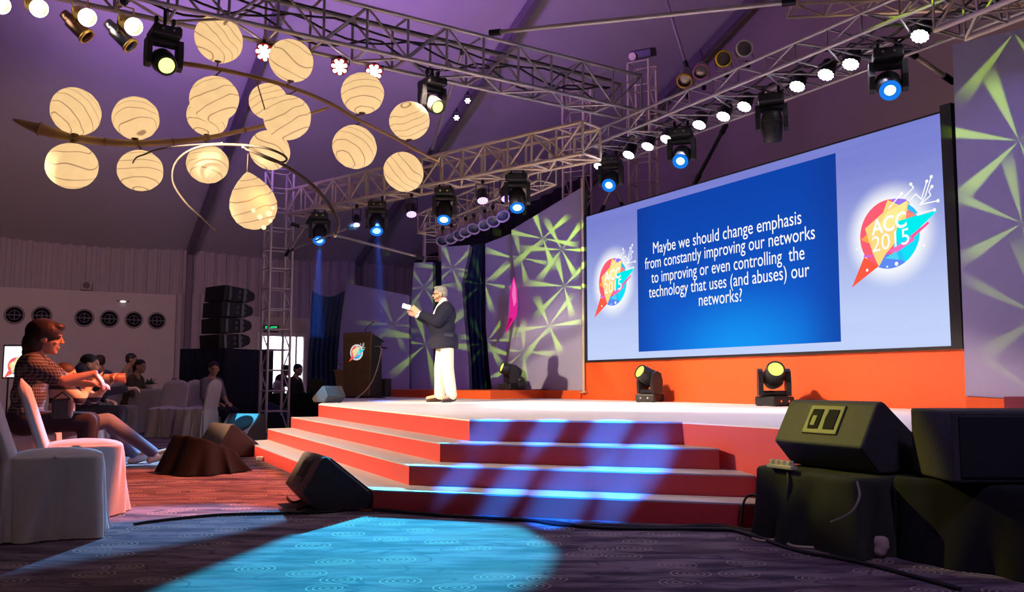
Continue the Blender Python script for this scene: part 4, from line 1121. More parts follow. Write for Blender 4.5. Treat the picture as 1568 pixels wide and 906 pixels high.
# ------------------------------------------------------------------ lectern and side table
lp = at(556, 607, 16.9); lp.z = ZD
rz = math.radians(62)
t = thing('lectern', 'dark wooden lectern with a round badge on its front', 'lectern', lp, rz)
prof = [(-0.25, 0), (0.25, 0), (0.27, 1.20), (-0.27, 1.26)]
def lmat(): return M_wood
MB().box((-0.02, 0, 0.02), (0.46, 0.50, 0.04)).build('base', M_black, t)
m = MB(); m.prism([(-0.30, 0.04), (0.30, 0.04), (0.33, 1.24), (-0.33, 1.24)], 0.03, Matrix(((0, 0, 1, -0.22), (1, 0, 0, 0), (0, 1, 0, 0), (0, 0, 0, 1))))
m.build('front_panel', M_wood, t)
for sy in (-1, 1):
    m = MB(); m.prism([(-0.19, 0.04), (0.20, 0.04), (0.16, 1.06), (-0.19, 1.22)], 0.02, Matrix(((1, 0, 0, 0), (0, 0, 1, sy * 0.285 - 0.01), (0, 1, 0, 0), (0, 0, 0, 1))))
    m.build('side_panel', M_black, t)
m = MB(); m.box((0, 0, 0), (0.46, 0.60, 0.025), Matrix.Translation((0.02, 0, 1.15)) @ Matrix.Rotation(0.34, 4, 'Y')); m.build('reading_top', M_black, t)
LF = Matrix(((0, 0, -1, -0.2215), (-1, 0, 0, 0.0), (0, 1, 0, 0.86), (0, 0, 0, 1)))
def lec_place(n, mb, mt):
    mb.v = [tuple(LF @ Vector(p)) for p in mb.v]; return mb.build(n, mt, t)
m = MB(); m.lathe([(0.150, 0.0), (0.150, 0.004)], LF, 32); m.build('badge_ring', emit('badge_white', (1, .93, .88), .75), t)
LF = LF @ Matrix.Translation((0, 0, 0.006))
make_logo('badge', 0, 0, 0.125, lec_place, 0.8, '_b')
# gooseneck microphone on the lectern
t = thing('microphone', 'gooseneck microphone curving above the lectern', 'microphone', at(560, 513, 16.9))
P0 = at(559, 514, 16.85); P1 = at(573, 492, 16.85)
MB().poly([P0, P0 + Vector((0.0, 0, 0.12)), P0 * 0.5 + P1 * 0.5 + Vector((-0.03, 0, 0.05)), P1], 0.009, 8).build('gooseneck', mat('mic_blue_black', (0.03, 0.05, 0.09), 0.4), t, True)
MB().ell(P1, (0.035, 0.035, 0.03), seg=12, rings=8).build('windscreen', mat('mic_tan', (0.45, 0.30, 0.16), 0.8), t, True)
MB().lathe([(0.04, 0), (0.04, 0.015), (0.012, 0.03)], Matrix.Translation(P0), 14).build('base', M_black, t, True)
# second stand with the pale cable hanging down to the floor
t = thing('microphone_stand', 'short black boom stand beside the lectern with a pale hanging cable', 'stand', at(582, 606, 16.7))
sp = G(582, 606.6, ZD)
sp = Vector((at(582, 600, 16.7).x, 16.7, ZD))
MB().lathe([(0.11, 0), (0.11, 0.012), (0.02, 0.03)], Matrix.Translation(sp), 20).build('foot', M_black, t, True)
MB().tube(sp, sp + Vector((0, 0, 0.95)), 0.012).build('pole', M_black, t, True)
MB().tube(sp + Vector((-0.22, 0, 1.02)), sp + Vector((0.12, 0, 0.93)), 0.014).build('boom', M_black, t, True)
MB().poly([at(*p) for p in [(574, 530, 16.6), (582, 530, 16.55), (584, 536, 16.5), (581, 551, 16.45), (577, 566, 16.4), (570, 584, 16.3), (560, 598, 16.2), (548, 608, 16.1), (541, 610.5, 16.0)]], 0.011, 8).build('cable', mat('cable_pale', (0.55, 0.42, 0.30), 0.6), t, True)
t = thing('stage_speaker_box', 'black box standing behind the lectern at its right', 'box', (at(586, 598, 17.9).x, 17.9, ZD), math.radians(-20))
MB().box((0, 0, 0.19), (0.26, 0.26, 0.36), bev=0.015).build('cabinet', M_tolex, t); MB().box((0, -0.135, 0.19), (0.21, 0.012, 0.30)).build('grille', M_black, t)
# tapered side table
tp = Vector((at(526, 600, 17.4).x, 17.4, ZD))
t = thing('side_table', 'tapered golden side table on thin legs left of the lectern', 'table', tp, math.radians(-20))
m = MB(); m.lathe([(0.13, 0.14), (0.19, 0.50), (0.20, 0.52)], Matrix.Rotation(PI / 4, 4, 'Z'), 4, smooth=False); m.build('drum', M_gold, t)
MB().box((0, 0, 0.53), (0.31, 0.31, 0.02)).build('top', mat('gold_edge', (0.55, 0.36, 0.18), 0.4), t)
for sx in (-1, 1):
    for sy in (-1, 1): MB().tube((sx * 0.08, sy * 0.08, 0.15), (sx * 0.11, sy * 0.11, 0.0), 0.012).build('leg', M_gold, t)
M_glass = mat('clear_glass', (0.85, 0.88, 0.95), 0.05); bs = M_glass.node_tree.nodes['Principled BSDF']; bs.inputs['Transmission Weight'].default_value = 0.85; bs.inputs['IOR'].default_value = 1.3
t = thing('water_glass', 'stemmed glass standing on the golden side table', 'glass', tp + Vector((-0.08, -0.03, 0.54)))
MB().lathe([(0.035, 0), (0.035, 0.004), (0.006, 0.015), (0.006, 0.07), (0.034, 0.10), (0.040, 0.15), (0.036, 0.19), (0.034, 0.19), (0.037, 0.15), (0.03, 0.105)], None, 20, cap1=False).build('bowl', M_glass, t)
t = thing('water_bottle', 'small plastic water bottle beside the glass on the golden table', 'bottle', tp + Vector((0.05, -0.04, 0.54)))
MB().lathe([(0.032, 0), (0.034, 0.01), (0.034, 0.13), (0.015, 0.17), (0.013, 0.19)], None, 18).build('body', M_glass, t)
MB().lathe([(0.015, 0.188), (0.015, 0.21)], None, 14).build('bottle_cap', mat('cap_blue', (0.2, 0.25, 0.8), 0.4), t)
MB().lathe([(0.0345, 0.05), (0.0345, 0.10)], None, 18, cap0=False, cap1=False).build('wrapper', mat('label_white', (0.7, 0.72, 0.9), 0.5), t)

# ------------------------------------------------------------------ moving heads on the stage
E_limelow = emit('beam_lime_low', (0.70, 0.90, 0.15), 1.6)
def stand_head(px, py, D, z, aim, lab, k, lens=E_limelow):
    P = at(px, py, D); P.z = z
    return moving_head(lab, P, 1, aim, lens, k, group='moving heads standing on the stage', lens_r=0.080)
stand_head(783, 597, 17.15, 0.735, (-0.80, -0.25, 0.30), 'moving head on the red plinth under the magenta sign', 1.15)
stand_head(995, 614, 13.35, ZD, (-0.75, -0.42, 0.42), 'moving head below the left half of the screen', 1.15)
stand_head(1186, 620, 11.0, ZD, (-0.12, -0.85, 0.40), 'moving head below the right half of the screen, lens facing out', 1.15)
t = thing('projector_case', 'small black case beside the moving head on the red plinth', 'case', (at(797, 596, 17.0).x, 17.0, 0.735), 0.4)
MB().box((0, 0, 0.08), (0.16, 0.2, 0.16), bev=0.02).build('shell', M_black, t); MB().ell((0, 0, 0.19), (0.09, 0.08, 0.07)).build('dome', M_black, t)
t = thing('cable', 'thin cable lying along the red plinth to the wide panel', 'cable', at(800, 595, 16.8))
MB().poly([Vector((at(px, 597, 17.0).x + 0.0, D, 0.745)) for px, D in ((800, 16.9), (808, 16.75), (818, 16.8), (828, 16.75), (838, 16.7))], 0.009, 6).build('sheath', M_wirec, t, True)

# ------------------------------------------------------------------ wedge monitors
WX = Vector((0.415, -0.91, 0)).normalized()            # long axis of the floor monitors, parallel to the screen
def wedge(label, P, rz, k=1.0, w=0.64, mt=M_tolex, group='stage wedge monitors', handle=True, sunk=0.0):
    """local x along the cabinet, +y the sloping grille side, z up"""
    t = thing('wedge_monitor', label, 'speaker', P, rz, group)
    pr = [(-0.02, 0.0), (0.31, 0.0), (0.38, 0.09), (0.02, 0.385), (-0.02, 0.37), (-0.15, 0.14)]
    M = Matrix(((0, 0, 1, -w / 2), (1, 0, 0, 0), (0, 1, 0, 0), (0, 0, 0, 1)))
    bm = MB().prism([(a * k, b * k) for a, b in pr], w, M)
    o = bm.build('cabinet', mt, t)
    q = o.modifiers.new('b', 'BEVEL'); q.width = 0.012; q.segments = 2; bake(o, False)
    # sloping grille (from top front edge down to the floor side)
    a = Vector((0, 0.375 * k, 0.098 * k)); b = Vector((0, 0.03 * k, 0.380 * k)); d = (b - a); n = Vector((0, d.z, -d.y)).normalized()
    F = Matrix((Vector((1, 0, 0)), d.normalized(), n)).transposed().to_4x4(); F.translation = (a + b) / 2 + n * 0.004
    m = MB(); m.box((0, 0, 0), (w * 0.93, d.length * 0.90, 0.014), F, bev=0.004); m.build('grille', M_black, t)
    # grips in the back board; recess dark and glint painted on thin blocks
    a = Vector((0, -0.15 * k, 0.14 * k)); b = Vector((0, -0.02 * k, 0.37 * k)); d = b - a; n = Vector((0, -d.z, d.y)).normalized()
    F = Matrix((Vector((-1, 0, 0)), d.normalized(), n)).transposed().to_4x4(); F.translation = (a + b) / 2 + n * 0.002 + d * 0.08
    if handle:
        F = F @ Matrix.Diagonal((1.25, 1.2, 1, 1))
        m = MB(); m.box((0, 0, 0), (0.21, 0.15, 0.012), F, bev=0.005); hh = m.build('handle_plate', mat('grip_plate', (0.036, 0.033, 0.028), 0.5), t)
        for sx in (-1, 1):
            m = MB(); m.prism([(sx * 0.047 + x, y) for x, y in ((-0.032, -0.05), (0.028, -0.05), (0.034, 0.0), (0.028, 0.05), (-0.032, 0.05))], 0.010, F @ Matrix.Translation((0, 0, 0)))
            m.build('grip_recess', mat('recess_shade', (0.003, 0.003, 0.003), 0.9), hh)
        m = MB(); m.box((0.05, -0.01, 0.011), (0.025, 0.05, 0.004), F); m.build('grip_glint', mat('grip_glint_olive', (0.04, 0.045, 0.015), 0.5), hh)
    for sx in (-1, 1):
        for y in (0.02, 0.28): MB().lathe([(0.018, 0.0), (0.015, -0.006)], Matrix.Translation((sx * w * 0.4, y * k, 0.001)), 10).build('rubber_foot', M_black, t)
    return t
rzw = math.atan2(WX.y, WX.x)
c = Vector((-1.40, 6.33, 0.006)); wedge('black wedge monitor standing on the carpet against the lowest step', c, rzw, 0.95, 0.64)
wedge('wedge monitor with two olive lit grips on the black draped box at the right', Vector((1.80, 4.97, 0.398)), rzw, 0.98, 0.66)
wedge('dark brown wedge monitor behind the cloth covered one', Vector((at(338, 690, 10.7).x, 10.7, 0.006)), rzw + 0.25, 1.0, 0.66, mat('brown_cab', (0.085, 0.05, 0.04), 0.6), handle=False)
wedge('small wedge monitor with a cyan lit face at the stage\'s far left corner', Vector((at(509, 612, 12.75).x, 12.75, ZD + 0.006)), math.radians(55), 0.62, 0.36, handle=False)
# wedge under loose black cloth
t = thing('covered_wedge', 'wedge monitor under a loose black cloth in the aisle left of the steps', 'speaker', Vector((at(312, 720, 8.75).x, 8.75, 0.006)), math.radians(-35))
def cov(a, b):
    th = 2 * PI * a
    # b: 0 = top centre ... 1 = hem on the floor
    k = min(1, b * 2.2)
    ex = 0.27 * k + max(0, b - 0.45) * 0.14; ey = 0.22 * k + max(0, b - 0.45) * 0.26
    n = 5.0
    c_, s_ = math.cos(th), math.sin(th)
    r = (abs(c_) ** n + abs(s_) ** n) ** (-1 / n)
    x = c_ * r * ex; y = s_ * r * ey
    f = max(0, b - 0.45) / 0.55
    x += f * 0.035 * math.sin(th * 11) ; y += f * 0.035 * math.cos(th * 9 + 1)
    top = 0.37 - 0.19 * max(0, min(1, (y + 0.24) / 0.48)) - 0.05 * max(0, x)
    z = top if b < 0.455 else top * (1 - (b - 0.455) / 0.545) + 0.004
    return (x, y, max(0.004, z + 0.008 * math.sin(5 * x * 6) * (1 - b)))
m = MB(); m.grid(90, 30, cov); m.build('cloth', mat('cover_cloth', (0.010, 0.010, 0.013), 0.9, 0, 0.2, 8, 0.15), t)
m = MB(); m.box((0, -0.02, 0.09), (0.46, 0.34, 0.16)); m.build('cabinet', M_tolex, t)
# open wedge with cyan light on its face near the first step
t = thing('wedge_monitor', 'wedge monitor with bright cyan lit grille beside the far end of the steps', 'speaker', Vector((at(374, 672, 13.5).x, 13.5, 0.006)), math.radians(-18), 'stage wedge monitors')
m = MB(); m.prism([(-0.05, 0), (0.42, 0), (0.42, 0.10), (0.10, 0.40), (-0.02, 0.40)], 0.55, Matrix(((0, 0, 1, -0.27), (-1, 0, 0, 0.1), (0, 1, 0, 0), (0, 0, 0, 1)))); m.build('cabinet', M_tolex, t)
a = Vector((0, 0.1 - 0.42, 0.10)); b = Vector((0, 0.0, 0.40)); d = b - a; n = Vector((0, -d.z, d.y)).normalized()
F = Matrix((Vector((1, 0, 0)), d.normalized(), n)).transposed().to_4x4(); F.translation = (a + b) / 2
m = MB(); m.box((0, 0, 0.004), (0.51, d.length * 0.94, 0.02), F); m.build('baffle', mat('baffle_grey', (0.42, 0.45, 0.5), 0.6), t)
m = MB(); m.lathe([(0.17, 0.016), (0.165, 0.022), (0.13, 0.02), (0.06, 0.0), (0.05, 0.012), (0.002, 0.02)], F @ Matrix.Translation((0.08, 0, 0)), 28); m.build('cone', M_black, t)
m = MB(); m.prism([(-0.25, 0.2), (-0.12, 0.2), (-0.02, -0.2), (-0.16, -0.2)], 0.004, F @ Matrix.Translation((0, 0, 0.015))); m.build('strap_or_shadow_band', M_black, t)  # diagonal shadow across the baffle, laid on as a black band
# ------------------------------------------------------------------ draped boxes and the subwoofer at the right
def draped_box(name, label, P, rz, sx, sy, h, mt, folds=9, amp=0.03, flare=0.05, seedk=0.0):
    t = thing(name, label, 'draped box', P, rz)
    MB().box((0, 0, h / 2 - 0.01), (sx - 0.05, sy - 0.05, h - 0.03)).build('box', M_black, t)
    def fn(a, b):
        th = 2 * PI * a; n = 9.0
        c_, s_ = math.cos(th), math.sin(th); r = (abs(c_) ** n + abs(s_) ** n) ** (-1 / n)
        k = min(1, b / 0.3); f = max(0, (b - 0.3) / 0.7)
        wob = (math.sin(th * folds + seedk) + 0.6 * math.sin(th * (folds * 1.7) + 2 * seedk + 2 * f)) * amp * f + flare * f
        x = c_ * r * (sx / 2 * k) + c_ * wob; y = s_ * r * (sy / 2 * k) + s_ * wob
        z = h + 0.004 if b < 0.3 else h * (1 - f) + 0.004
        if b < 0.3: z += 0.004 * math.sin(20 * x) * math.sin(17 * y)
        return (x, y, z)
    MB().grid(160, 24, fn).build('cloth', mt, t)
    return t
M_clothg = mat('black_velvet', (0.030, 0.030, 0.022), 0.85, 0, 0.3, 10, 0.25)
bx = Vector((1.74, 5.02, 0.0)) 
draped_box('draped_crate', 'box covered in creased black cloth under the right wedge monitor', Vector((1.795, 4.96, 0)), rzw, 0.80, 0.52, 0.385, M_clothg, 7, 0.032, 0.04, 1.2)
draped_box('draped_platform', 'wide black draped platform under the subwoofer in the lower right corner', Vector((2.48, 4.28, 0)), rzw + 0.18, 1.10, 0.66, 0.40, M_cloth, 9, 0.02, 0.03, 0.4)
t = thing('subwoofer', 'black subwoofer cabinet on the draped platform at the right edge', 'speaker', Vector((2.42, 4.33, 0.412)), math.radians(-2))
MB().box((0.05, 0, 0.165), (0.86, 0.46, 0.33), bev=0.012).build('cabinet', M_tolex, t)
MB().box((0.0, -0.234, 0.165), (0.70, 0.012, 0.28), bev=0.004).build('grille', M_black, t)
m = MB(); m.ell((0.0, 0, 0), (0.022, 0.008, 0.016), Matrix.Translation((0.06, -0.246, 0.155)), 16, 8); m.build('emblem', M_chrome, t)
t = thing('power_strip', 'pale power strip with plugs lying on the draped box under the wedge', 'power strip', Vector((1.50, 4.97, 0.395)), rzw)
MB().box((0, 0, 0.012), (0.20, 0.05, 0.022), bev=0.005).build('body', mat('strip_cream', (0.55, 0.48, 0.34), 0.5), t)
for k in range(4): MB().box((-0.07 + 0.045 * k, 0, 0.033), (0.028, 0.035, 0.03), bev=0.006).build('plug', mat('plug_cream', (0.62, 0.55, 0.38), 0.5), t)
t = thing('cloth_rag', 'crumpled pale rag on the carpet between the two draped boxes', 'rag', Vector((at(1349, 850, 4.5).x, 4.5, 0.03)))
m = MB()
for k in range(5): m.ell((random.uniform(-.03, .03), random.uniform(-.03, .03), random.uniform(0, .05)), (0.035, 0.03, 0.03))
m.build('cloth', mat('rag_pink', (0.45, 0.30, 0.24), 0.9), t, remesh=0.008, smooth=2)
# cables on the carpet
def cable(label, pts, r=0.009, mt=M_wirec, z=None):
    P = [G(*p) if len(p) == 2 else Vector(p) for p in pts]
    for p in P: p.z = max(p.z, r)
    Q = []; n = len(P)
    for i in range(n - 1):
        p0 = P[max(i - 1, 0)]; p1 = P[i]; p2 = P[i + 1]; p3 = P[min(i + 2, n - 1)]
        for k in range(6):
            f = k / 6
            Q.append(0.5 * ((2 * p1) + (p2 - p0) * f + (2 * p0 - 5 * p1 + 4 * p2 - p3) * f * f + (3 * p1 - p0 - 3 * p2 + p3) * f ** 3))
    Q.append(P[-1])
    for q in Q: q.z = max(q.z, r)
    t = thing('cable', label, 'cable', Q[0])
    MB().poly(Q, r, 6).build('sheath', mt, t, True)
cable('black cable running along the foot of the lowest step to the draped box', [(538, 776), (600, 784), (680, 791), (760, 796), (840, 801), (900, 809), (980, 812), (1060, 812), (1130, 815), (1168, 828)], 0.011)
cable('second black cable sagging away from the foot of the steps', [(560, 781), (640, 788), (720, 794), (800, 797), (860, 806), (940, 806), (1020, 808), (1100, 806), (1160, 818), (1240, 838)], 0.010)
cable('thin cable snaking past the draped box to the lower right', [(900, 806), (1000, 809), (1090, 808), (1150, 822), (1220, 845), (1300, 860), (1380, 880), (1470, 905)], 0.010)
cable('pale cable coming out under the right draped box', [(1152, 826), (1170, 830), (1195, 828), (1215, 838), (1260, 842), (1320, 856)], 0.008, mat('cable_pale', (0.55, 0.42, 0.30), 0.6))
cable('tangled lead behind the black wedge monitor by the steps', [(440, 762), (448, 770), (462, 768), (470, 776), (455, 781)], 0.008)
cable('reddish lead bunched at the foot of the steps right of the wedge', [(540, 772), (552, 768), (560, 775), (548, 780), (566, 783), (572, 777)], 0.008, mat('lead_red', (0.35, 0.06, 0.04), 0.5))
cable('black lead lying on the red lit carpet left of the steps', [(205, 804), (240, 799), (330, 790), (430, 787), (500, 786), (540, 780)], 0.009)
pts = [Vector((1.38 + 0.0, 5.42, 0.02)), Vector((1.40, 5.40, 0.17)), Vector((1.46, 5.36, 0.20)), Vector((1.52, 5.30, 0.12)), Vector((1.53, 5.24, 0.02))]
cable('cable arching up in a loop beside the right draped box', pts, 0.007)
pts = [at(1206, 712, 4.98), at(1208, 735, 4.90), at(1206, 780, 4.90), at(1210, 826, 4.88)]
cable('two leads dropping down the front of the right draped box', pts, 0.010)
pts = [at(1312, 737, 4.30), at(1316, 760, 4.26), at(1302, 785, 4.28), at(1272, 799, 4.36)]
cable('thin pale lead crossing the folds of the right draped box', pts, 0.006, mat('cable_grey', (0.30, 0.27, 0.20), 0.6))
t = thing('adapter_plug', 'white plug lying on the carpet by the lowest step\'s far end', 'plug', G(398, 706))
MB().box((0, 0, 0.03), (0.08, 0.05, 0.05), bev=0.01).build('body', mat('plug_white', (0.8, 0.72, 0.7), 0.4), t); MB().tube((0.04, 0, 0.03), (0.11, 0.02, 0.012), 0.01).build('lead', M_wirec, t)

# ------------------------------------------------------------------ line array on its black stage box
bp = Vector((at(345, 600, 16.2).x, 16.2, 0))
t = thing('speaker_riser', 'big black cloth covered box under the tall speaker stack', 'riser box', bp, math.radians(-20))
MB().box((-0.52, 0.70, 0.75), (1.00, 1.38, 1.50)).build('box', M_black, t)
def rc_(a, b):
    # skirt: front then right side
    L = 1.04 + 1.42; s = a * L
    w_ = 0.012 * math.sin(s * 30)
    if s < 1.04: return (-1.04 + s, -0.012 - abs(w_) * 0.8, 1.505 * (1 - b))
    return (0.012 + abs(w_) * 0.8, s - 1.04, 1.505 * (1 - b))
MB().grid(200, 4, rc_).build('skirt', mat('navy_skirt', (0.012, 0.014, 0.035), 0.9), t)
ar = thing('line_array_speaker', 'tall stack of four black line array cabinets left of the truss tower', 'speaker', Vector((at(340, 530, 16.6).x, 16.75, 1.505)), math.radians(48))
for k in range(4):
    z = 0.145 + 0.292 * k
    M = Matrix.Translation((0.02 * k * (1 if k < 3 else 1.2), 0, z)) @ Matrix.Rotation(0.05 * (k - 1.5), 4, 'Y')
    AR = mat('array_black', (0.014, 0.013, 0.017), 0.6)
    m = MB(); m.prism([(-0.32, -0.14), (0.16, -0.13), (0.30, -0.075), (0.33, -0.02), (0.33, 0.03), (0.30, 0.08), (0.16, 0.13), (-0.32, 0.14)], 0.70, M @ Matrix(((1, 0, 0, 0), (0, 0, 1, -0.35), (0, 1, 0, 0), (0, 0, 0, 1))))
    cb = m.build('cabinet', AR, ar)
    m = MB(); m.box((0.335, 0, 0.005), (0.015, 0.64, 0.10), M); m.build('grille', M_black, cb)
    for y in (-0.362, 0.362):
        for x in (-0.2, 0.10): MB().box((x, y, 0), (0.05, 0.02, 0.24), M).build('rigging_bracket', mat('rig_grey', (0.16, 0.15, 0.18), 0.4, 0.5), cb)
    m = MB()
    for x in (0.10, 0.24):
        for zz in (-0.05, 0.05): m.lathe([(0.035, 0), (0.03, 0.006)], M @ Matrix.Translation((x - 0.1, -0.352, zz)) @ Matrix.Rotation(PI / 2, 4, 'X'), 10)
    m.build('port', mat('port_violet', (0.10, 0.08, 0.16), 0.5), cb)
# black table with the operator's gear
tb = Vector((at(448, 640, 17.6).x, 17.6, 0))
t = thing('covered_table', 'long black cloth covered table in front of the bright doorway', 'table', tb, math.radians(8))
MB().box((0, 0, 0.645), (1.38, 0.68, 0.03)).build('top', M_black, t)
MB().grid(120, 4, lambda a, b: ((-0.70 + 1.4 * a), -0.36 - 0.012 * math.sin(a * 90) * b, 0.665 * (1 - b) + 0.003)).build('skirt', M_cloth, t)
MB().grid(50, 4, lambda a, b: (0.70 + 0.010 * math.sin(a * 40) * b, -0.36 + 0.7 * a, 0.665 * (1 - b) + 0.003)).build('skirt', M_cloth, t)
t = thing('monitor', 'dark monitor standing on the black covered table', 'monitor', tb + Vector((0.46, 0.0, 0.662)), math.radians(10))
MB().box((0, 0, 0.16), (0.32, 0.03, 0.24), bev=0.008).build('screen', M_black, t); MB().box((0, 0.01, 0.03), (0.05, 0.03, 0.06)).build('stand', M_black, t); MB().box((0, 0.01, 0.006), (0.18, 0.12, 0.012)).build('base', M_black, t)
t = thing('covered_equipment', 'low heap of equipment under dark blue cloth beside the black table', 'equipment', Vector((at(420, 640, 16.4).x, 16.4, 0.0)))
m = MB(); m.ell((0, 0, 0.20), (0.34, 0.25, 0.27)); m.ell((-0.1, 0, 0.38), (0.14, 0.13, 0.14)); m.ell((0.2, 0, 0.12), (0.25, 0.22, 0.18)); m.box((0, 0, 0.06), (0.7, 0.5, 0.11))
m.build('cloth', mat('dark_blue_cloth', (0.012, 0.03, 0.06), 0.9), t, remesh=0.02, smooth=6)
t = thing('cyan_lit_pole', 'thin pole catching cyan light beside the truss tower foot', 'pole', Vector((at(399, 640, 16.3).x, 16.3, 0)))
MB().tube((0, 0, 0.003), (0, 0, 1.25), 0.018, seg=10).build('tube', mat('pole_pale', (0.5, 0.55, 0.6), 0.4), t); MB().lathe([(0.12, 0), (0.12, 0.02), (0.03, 0.05)], None, 16).build('foot', M_black, t)

# ------------------------------------------------------------------ things on the hall walls
uu, zz = onback(415, 503)
t = thing('exit_sign', 'green lit EXIT sign on the wall above the doorway', 'sign', BW @ Vector((uu, zz, 0.0)))
MB().box((uu, zz, 0.0), (0.44, 0.20, 0.06), BW, bev=0.01).build('housing', M_black, t, True)
vs, fs, x0, x1, y0, y1 = text_mesh('EXIT', 1.0, bold=0.03)
m = MB(); m.add([(uu - 0.17 + (v.x - x0) / (x1 - x0) * 0.34, zz - 0.065 + (v.y - y0) / (y1 - y0) * 0.13, 0.035) for v in vs], fs, M=BW); m.build('lettering', emit('exit_green', (0.02, 0.75, 0.22), 1.3), t, True)
uu, zz = onback(132, 437, 0.05)
t = thing('wall_loudspeaker', 'small square loudspeaker on top of the white wall', 'loudspeaker', BW @ Vector((uu, zz, 0.02)))
MB().box((uu, zz, 0.06), (0.26, 0.24, 0.14), BW, bev=0.015).build('housing', mat('spk_beige', (0.45, 0.38, 0.36), 0.7), t, True)
m = MB(); m.lathe([(0.085, 0), (0.08, 0.01)], BW @ Matrix.Translation((uu, zz, 0.131)), 20); m.build('cone', mat('spk_cone', (0.16, 0.13, 0.14), 0.8), t, True)
uu, zz = onback(188, 461, 0.06)
t = thing('emergency_light', 'small emergency light high on the white wall', 'light', BW @ Vector((uu, zz, 0.06)))
MB().box((uu, zz, 0.10), (0.22, 0.06, 0.08), BW, bev=0.015).build('housing', M_part, t, True)
m = MB(); m.ell((uu, zz - 0.015, 0.13), (0.08, 0.03, 0.035), BW); m.build('lamp', emit('em_lamp', (1.0, 0.9, 0.95), 1.1), t, True)
for px_ in (-1, 1): m = MB(); m.ell((uu + px_ * 0.12, zz, 0.10), (0.035, 0.03, 0.03), BW); m.build('side_lamp', mat('em_side', (0.3, 0.25, 0.3), 0.5), t, True)
# small projection screen at the left
c0 = at(5, 577, 15.5); c1 = at(46, 530, 15.5)
t = thing('side_screen', 'bright white side screen with a round logo behind the seated woman', 'screen', Vector((at(22, 590, 15.5).x, 15.5, 0)), 0)
Fs = Matrix(((1, 0, 0, 0), (0, 0, -1, 0), (0, 1, 0, 0), (0, 0, 0, 1)))
wS = c1.x - c0.x; zb = c0.z; hS = c1.z - c0.z
sx = c0.x - t.location.x
MB().box((sx + wS / 2, 0.03, zb + hS / 2), (wS + 0.06, 0.05, hS + 0.06)).build('frame', M_black, t)
MB().box((sx + wS / 2, 0.0, zb + hS / 2), (wS, 0.012, hS)).build('display', emit('side_white', (0.93, 0.96, 1.0), 1.1), t)
def ss_place(n, mb, mt):
    mb.v = [tuple(Matrix.Translation((sx + wS * 0.50, -0.008, zb + hS * 0.36)) @ (Fs @ Vector(p))) for p in mb.v]; return mb.build(n, mt, t)
make_logo('logo', 0, 0, 0.15, ss_place, 1.0)
for s_ in (-1, 1): MB().tube((sx + wS / 2 + s_ * 0.15, 0.03, 0.002), (sx + wS / 2 + s_ * 0.15, 0.03, zb), 0.015).build('leg', M_black, t)

# ------------------------------------------------------------------ covered banquet chairs and table
def chair(label, P, rz, mt=M_white, group='covered banquet chairs', seed=0.0, hgt=0.93, tilt=0.09):
    """local +x is the front; a linen cover to the floor, back cover with rounded top"""
    t = thing('banquet_chair', label, 'chair', P, rz, group)
    def fn(a, b):
        th = 2 * PI * a; n = 7.0
        c_, s_ = math.cos(th), math.sin(th); r = (abs(c_) ** n + abs(s_) ** n) ** (-1 / n)
        k = min(1, b / 0.22); f = max(0, (b - 0.22) / 0.78)
        fl = 0.040 * f + 0.024 * f * math.sin(th * 6 + seed) + 0.018 * f * math.sin(th * 11 + 2 * seed + 3 * f) + 0.007 * math.sin(9 * th + 7 * f + seed) * (1 - f) * min(1, f * 6)
        fl += -0.035 * f * max(0, 1 - abs(((th + 0.62 - PI / 4 * 0) % (PI / 2)) - PI / 4) / 0.07)
        # corner pleats
        cor = max(0, 1 - abs(((th + PI / 4) % (PI / 2)) - PI / 4 * 0 - (PI / 4) * 0 - 0.0) / 0.0001) if False else 0
        x = c_ * r * 0.235 * k + c_ * fl; y = s_ * r * 0.225 * k + s_ * fl
        z = 0.475 - 0.012 * (x / 0.235 - 1) * -0.4 if b < 0.22 else 0.472 * (1 - f) + 0.004 * 1
        if b < 0.22: z = 0.478 + 0.02 * (1 - k) - 0.02 * k ** 4
        elif f < 0.05: z = 0.455
        return (x, y, max(z, 0.006))
    MB().grid(140, 36, fn).build('seat_cover', mt, t)
    def bk(a, b):
        th = 2 * PI * a
        y0 = 0.225 + (0.02 if b < 0.45 else 0.0)
        z = 0.012 + b * (hgt - 0.012)
        if b > 0.80:
            q = (b - 0.80) / 0.20; y0 = 0.225 * math.sqrt(max(0.0, 1 - q ** 2.6)) + 0.004
        th_ = 0.038 if b < 0.93 else 0.038 * max(0.15, (1 - b) / 0.07)
        fl = (1 - min(1, b / 0.5)) * (0.03 + 0.014 * math.sin(th * 7 + seed))
        c_, s_ = math.cos(th), math.sin(th); n = 3.5; r = (abs(c_) ** n + abs(s_) ** n) ** (-1 / n)
        return (-0.245 - tilt * max(0, z - 0.45) / 0.48 + c_ * r * (th_ + fl * 0.6), s_ * r * (y0 + fl), z)
    MB().grid(72, 44, bk).build('back_cover', mt, t)
    return t
def at_floor(px, D): return Vector((at(px, 700, D).x, D, 0))
chair('nearest covered chair, at the lower left, side on with a split hem', at_floor(88, 5.2), math.radians(26), seed=1.0, hgt=0.90, tilt=0.16)
chair('covered chair just behind the nearest one, seat front lit orange and cyan', at_floor(128, 6.05), math.radians(26), seed=2.2, hgt=0.90, tilt=0.16)
chair('covered chair with the checked-shirt woman sitting on it', at_floor(36, 7.3), math.radians(24), seed=0.4)
chair('covered chair under the photographer in the striped shirt', at_floor(88, 9.55), math.radians(20), seed=3.0, hgt=0.80)
chair('covered chair under the woman in the olive top', at_floor(194, 15.6), math.radians(-8), seed=4.0)
chair('covered chair standing side on between the table and the cloth covered wedge, facing left', at_floor(297, 14.3), math.radians(172), seed=5.0)
chair('covered chair at the round table showing its tall back', at_floor(252, 14.5), math.radians(-95), seed=5.5)
